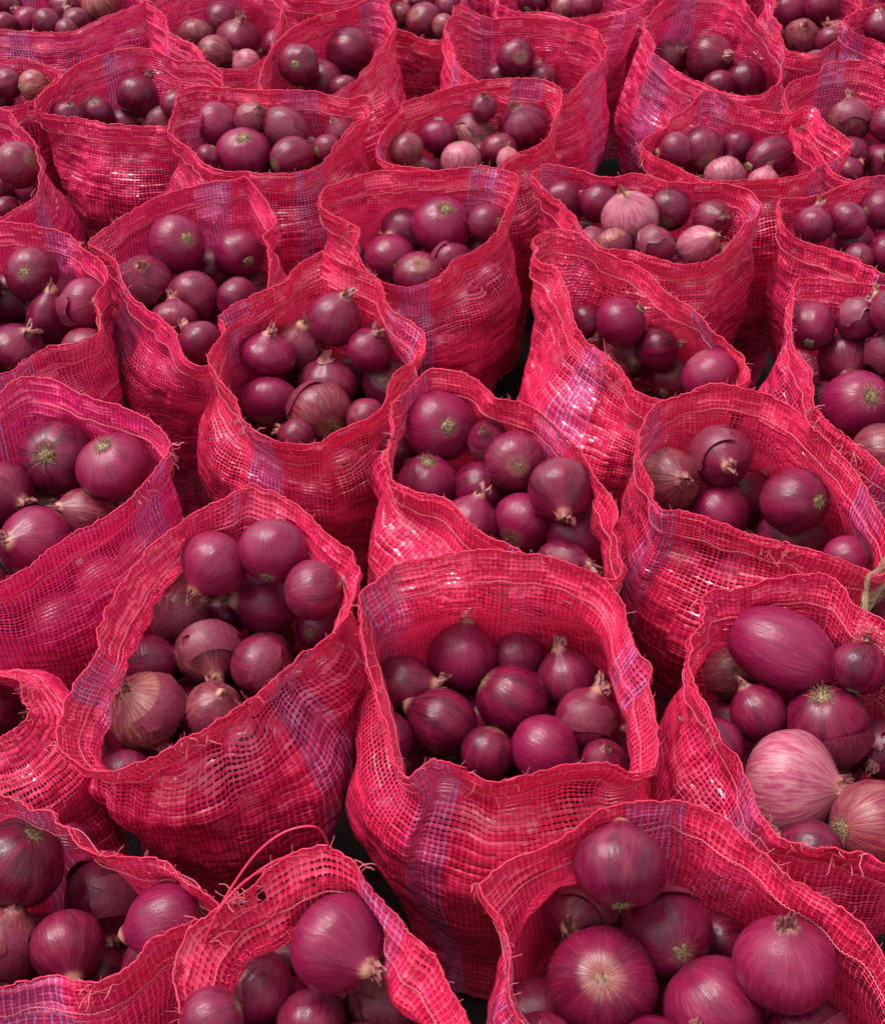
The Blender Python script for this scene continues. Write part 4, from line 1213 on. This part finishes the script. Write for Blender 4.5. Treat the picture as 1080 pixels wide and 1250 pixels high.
for k in sacks:
    D = k.D
    P = k.P.copy()
    nv, n = P.shape[:2]
    U = (np.arange(n) / n)[None, :]
    V = k.sv[:, None]
    # creases in the free collar, soft dents lower down
    N = grid_normals(P)
    amp = k.D.get('crease', 1.0)
    disp = waves(k.r, U, V, 4, 10, 18, 7) * 0.0034 * amp * (0.35 + 0.65 * np.exp(-V / 0.12))
    disp = disp + waves(k.r, U, V, 14, 34, 50, 9) * 0.0016 * amp
    disp = disp + waves(k.r, U, V, 2, 8, 50, 6) * 0.0017
    disp = disp * (0.55 + 0.45 * sstep(0, .03, V))
    P = P + N * disp[:, :, None]
    # pleats running down from the rim
    for q in range(int(k.r.integers(2, 6))):
        u0, wd, sl = k.r.uniform(), k.r.uniform(0.013, 0.026), k.r.normal(0, 0.5)
        du = (U - u0 - sl * V + 0.5) % 1.0 - 0.5
        P = P + N * (k.r.choice([-1, -1, 1]) * k.r.uniform(0.004, 0.011) * amp * np.exp(-np.abs(du / wd) ** 1.8) * np.exp(-V / k.r.uniform(0.05, 0.13)))[:, :, None]
    P[:, :, 2] += waves(k.r, U, V, 3, 6, 8, 5) * 0.0032 * amp * np.exp(-V / 0.05)
    P = P + N * (waves(k.r, U, V, 3, 8, 22, 5) * 0.006 * amp * np.exp(-V / 0.09))[:, :, None]
    P[:, :, 2] = np.where(V < 0.03, P[:, :, 2] + waves(k.r, U, V, 20, 60, 5, 8) * 0.0005, P[:, :, 2])
    # the onions push the cloth out
    oo = k.on + k.fillers
    P0 = P.copy()
    for it in range(4):
        H = k.rim[:, 2].mean()
        for o in oo:
            rr = o.r * 1.0 + 0.0025
            d = P - o.p
            d2 = np.sum(d * d, 2)
            hit = d2 < rr * rr
            hit[:4] = False
            if not hit.any(): continue
            jj, ii = np.where(hit)
            q = P[jj, ii]
            zz = q[:, 2] - o.p[2]
            hr = np.sqrt(np.maximum(rr * rr - zz * zz, 0))
            # push outward from the sack axis, horizontally
            w_ = sstep(0.0, 0.20, k.sv[jj])[:, None]
            c = k.c * (1 - w_) + k.cb * w_
            dr = q[:, :2] - c
            L_ = np.linalg.norm(dr, axis=1) + 1e-9
            dr = dr / L_[:, None]
            rel = q[:, :2] - o.p[:2]
            bq = np.sum(rel * dr, 1)
            cq = np.sum(rel * rel, 1) - hr * hr
            t = -bq + np.sqrt(np.maximum(bq * bq - cq, 0))
            P[jj, ii, :2] += dr * np.clip(t, 0, 0.05)[:, None]
        if it < 3:
            Q = P.copy()
            Q[3:-1] = 0.5 * P[3:-1] + 0.125 * (P[2:-2] + P[4:] if True else 0) + 0.125 * (np.roll(P, 1, 1) + np.roll(P, -1, 1))[3:-1]
            P = Q
    mv = np.linalg.norm((P - P0)[:, :, :2], axis=2)
    dil = mv.copy()
    for q in range(7):
        dil = np.maximum(dil, np.maximum(np.roll(dil, 1, 1), np.roll(dil, -1, 1)) - 0.0003)
        e_ = np.pad(dil, ((1, 1), (0, 0)), mode='edge')
        if q % 2 == 0: dil = np.maximum(dil, np.maximum(e_[:-2], e_[2:]) - 0.0006)
    for q in range(8):
        e_ = np.pad(dil, ((1, 1), (0, 0)), mode='edge')
        dil = 0.4 * dil + 0.2 * (np.roll(dil, 1, 1) + np.roll(dil, -1, 1)) + 0.1 * (e_[:-2] + e_[2:])
    w_ = sstep(0.0, 0.20, k.sv)[:, None, None]
    cc_ = k.c * (1 - w_) + k.cb * w_
    dr = P0[:, :, :2] - cc_
    dr = dr / (np.linalg.norm(dr, axis=2)[:, :, None] + 1e-9)
    taut = P0[:, :, :2] + dr * dil[:, :, None]
    keepw = (sstep(0.03, 0.09, k.sv) * 0.75)[:, None, None]
    P[:, :, :2] = P[:, :, :2] * (1 - keepw) + taut * keepw
    P[:, :, 2] = np.maximum(P[:, :, 2], 0.006)
    root = bpy.data.objects.new('onion_sack', None)
    COL.objects.link(root)
    root.empty_display_size = 0.1
    root.location = (k.cb[0], k.cb[1], 0)
    base = np.array([k.cb[0], k.cb[1], 0])
    root['label'] = D['label']; root['category'] = 'sack'; root['group'] = 'open net sacks of onions'
    nstr = int(round(max(k.L, 2 * math.pi * k.Rb) / 0.0060))
    vv = k.sv / 0.0045
    colr = (D.get('mag', 0.2), D.get('band', k.r.uniform()), D.get('blue', 1.0), 1)
    tan = D.get('tan', False)
    o = grid_mesh('netting', P - base, M_TAN if tan else M_NET, root, 0.0, nstr, vv, D.get('holes', ()), base); o.color = colr
    N = grid_normals(P)
    hd = 0.034
    jn = int(np.searchsorted(k.sv, hd))
    # folded hem: a second layer outside the wall, and a rolled edge
    hp = P[:jn + 1].copy()
    offs = np.concatenate([[0.0008], np.full(jn, 0.0026)])[:, None, None]
    hp = hp + N[:jn + 1] * (offs + (waves(k.r, U, k.sv[:jn + 1, None], 8, 40, 60, 8) * 0.0007)[:, :, None])
    hp[0, :, 2] += 0.001
    o = grid_mesh('hem', hp - base, M_TAN if tan else M_HEM, root, 0.43, nstr, vv[:jn + 1] * 1.03 + 0.5, D.get('holes', ()), base); o.color = colr
    tb = Tubes()
    e = P[0] - base + np.array([0, 0, 0.0012])
    e = e + k.r.normal(0, 0.0006, e.shape)
    tb.add(e, 0.0008, sides=5, closed=True)
    for rep in range(2):
        e2 = P[1] - base + N[1] * (0.003 if rep else 0.0012) + k.r.normal(0, 0.0007, e.shape)
        tb.add(e2, 0.0005, sides=4, closed=True)
    if not tan: tb.build('rim_edge', M_EDGE, root)
    st = Tubes()
    js = jn - 1
    for side in (0.0042, -0.0014):
        line = P[js] - base + N[js] * side
        line = line + (waves(k.r, U, np.zeros((1, 1)), 3, 30, 0, 10) * 0.0012).T * np.array([[0, 0, 1.0]])
        m = 480
        lf = np.stack([np.interp(np.linspace(0, n, m, endpoint=False), np.arange(n + 1), np.append(line[:, q], line[0, q])) for q in range(3)], 1)
        lf[:, 2] += 0.0010 * np.where(np.arange(m) % 2, 1, -1)
        st.add(lf, 0.0005, sides=4, closed=True)
    if not tan: st.build('hem_stitching', M_STITCH, root)
    # fuzz along the rim and tufts where the seam frays
    fr = Tubes()
    def strand(p, d, L, r0, seg=5, droop=0.25):
        pts = [np.array(p)]
        d = np.array(d, float); d /= np.linalg.norm(d)
        for q in range(seg):
            d = d + k.r.normal(0, 0.33, 3) + np.array([0, 0, -droop * 0.5])
            d /= np.linalg.norm(d)
            pts.append(pts[-1] + d * L / seg)
        fr.add(pts, r0, r0 * 0.7, 3)
    nf = 170
    cl = k.r.integers(0, n, 9)
    for q in range(nf):
        i = k.r.integers(0, n) if q % 2 else int(cl[k.r.integers(0, 9)] + k.r.normal(0, 4)) % n; j = k.r.integers(0, 3)
        d = N[j, i] * k.r.normal(0, .8) + np.array([0, 0, 0.8]) + k.r.normal(0, .4, 3)
        strand(P[j, i] - base, d, k.r.uniform(0.003, 0.009) * (1 if q % 2 else 1.5), 0.00034, 3, 0.0)
    for fx, fy, fn in D.get('fray', []):
        pp = np.array([project(q)[:2] for q in P[0]])
        i = int(np.argmin(np.hypot(pp[:, 0] - fx, pp[:, 1] - fy)))
        for q in range(fn):
            i2 = (i + k.r.integers(-3, 4)) % n
            j2 = k.r.integers(0, 4)
            out = N[0, i]
            d = out * k.r.uniform(0.2, 1.0) + np.array([0, 0, k.r.uniform(-0.2, 0.9)]) + k.r.normal(0, .45, 3)
            strand(P[j2, i2] + N[j2, i2] * 0.002 - base, d, k.r.uniform(0.008, 0.024), k.r.uniform(0.0005, 0.0009), 6, 0.5)
    if not tan: fr.build('frayed_thread', M_FRAY, root)['kind'] = 'stuff'
    if 'loops' in D:
        for pts in D['loops']:
            lt = Tubes()
            q = np.array([at(x, y, z) for x, y, z in pts])
            out = []
            m = len(q)
            for i in range(m - 1):
                p0, p1, p2, p3 = q[max(i - 1, 0)], q[i], q[i + 1], q[min(i + 2, m - 1)]
                t = np.linspace(0, 1, 10, endpoint=False)[:, None]
                out.append(0.5 * (2 * p1 + (p2 - p0) * t + (2 * p0 - 5 * p1 + 4 * p2 - p3) * t ** 2 + (3 * p1 - p0 - 3 * p2 + p3) * t ** 3))
            lt.add(np.concatenate(out + [q[-1:]]) - base, 0.0011, 0.0009, 5)
            lt.build('loose_thread', M_EDGE, root)
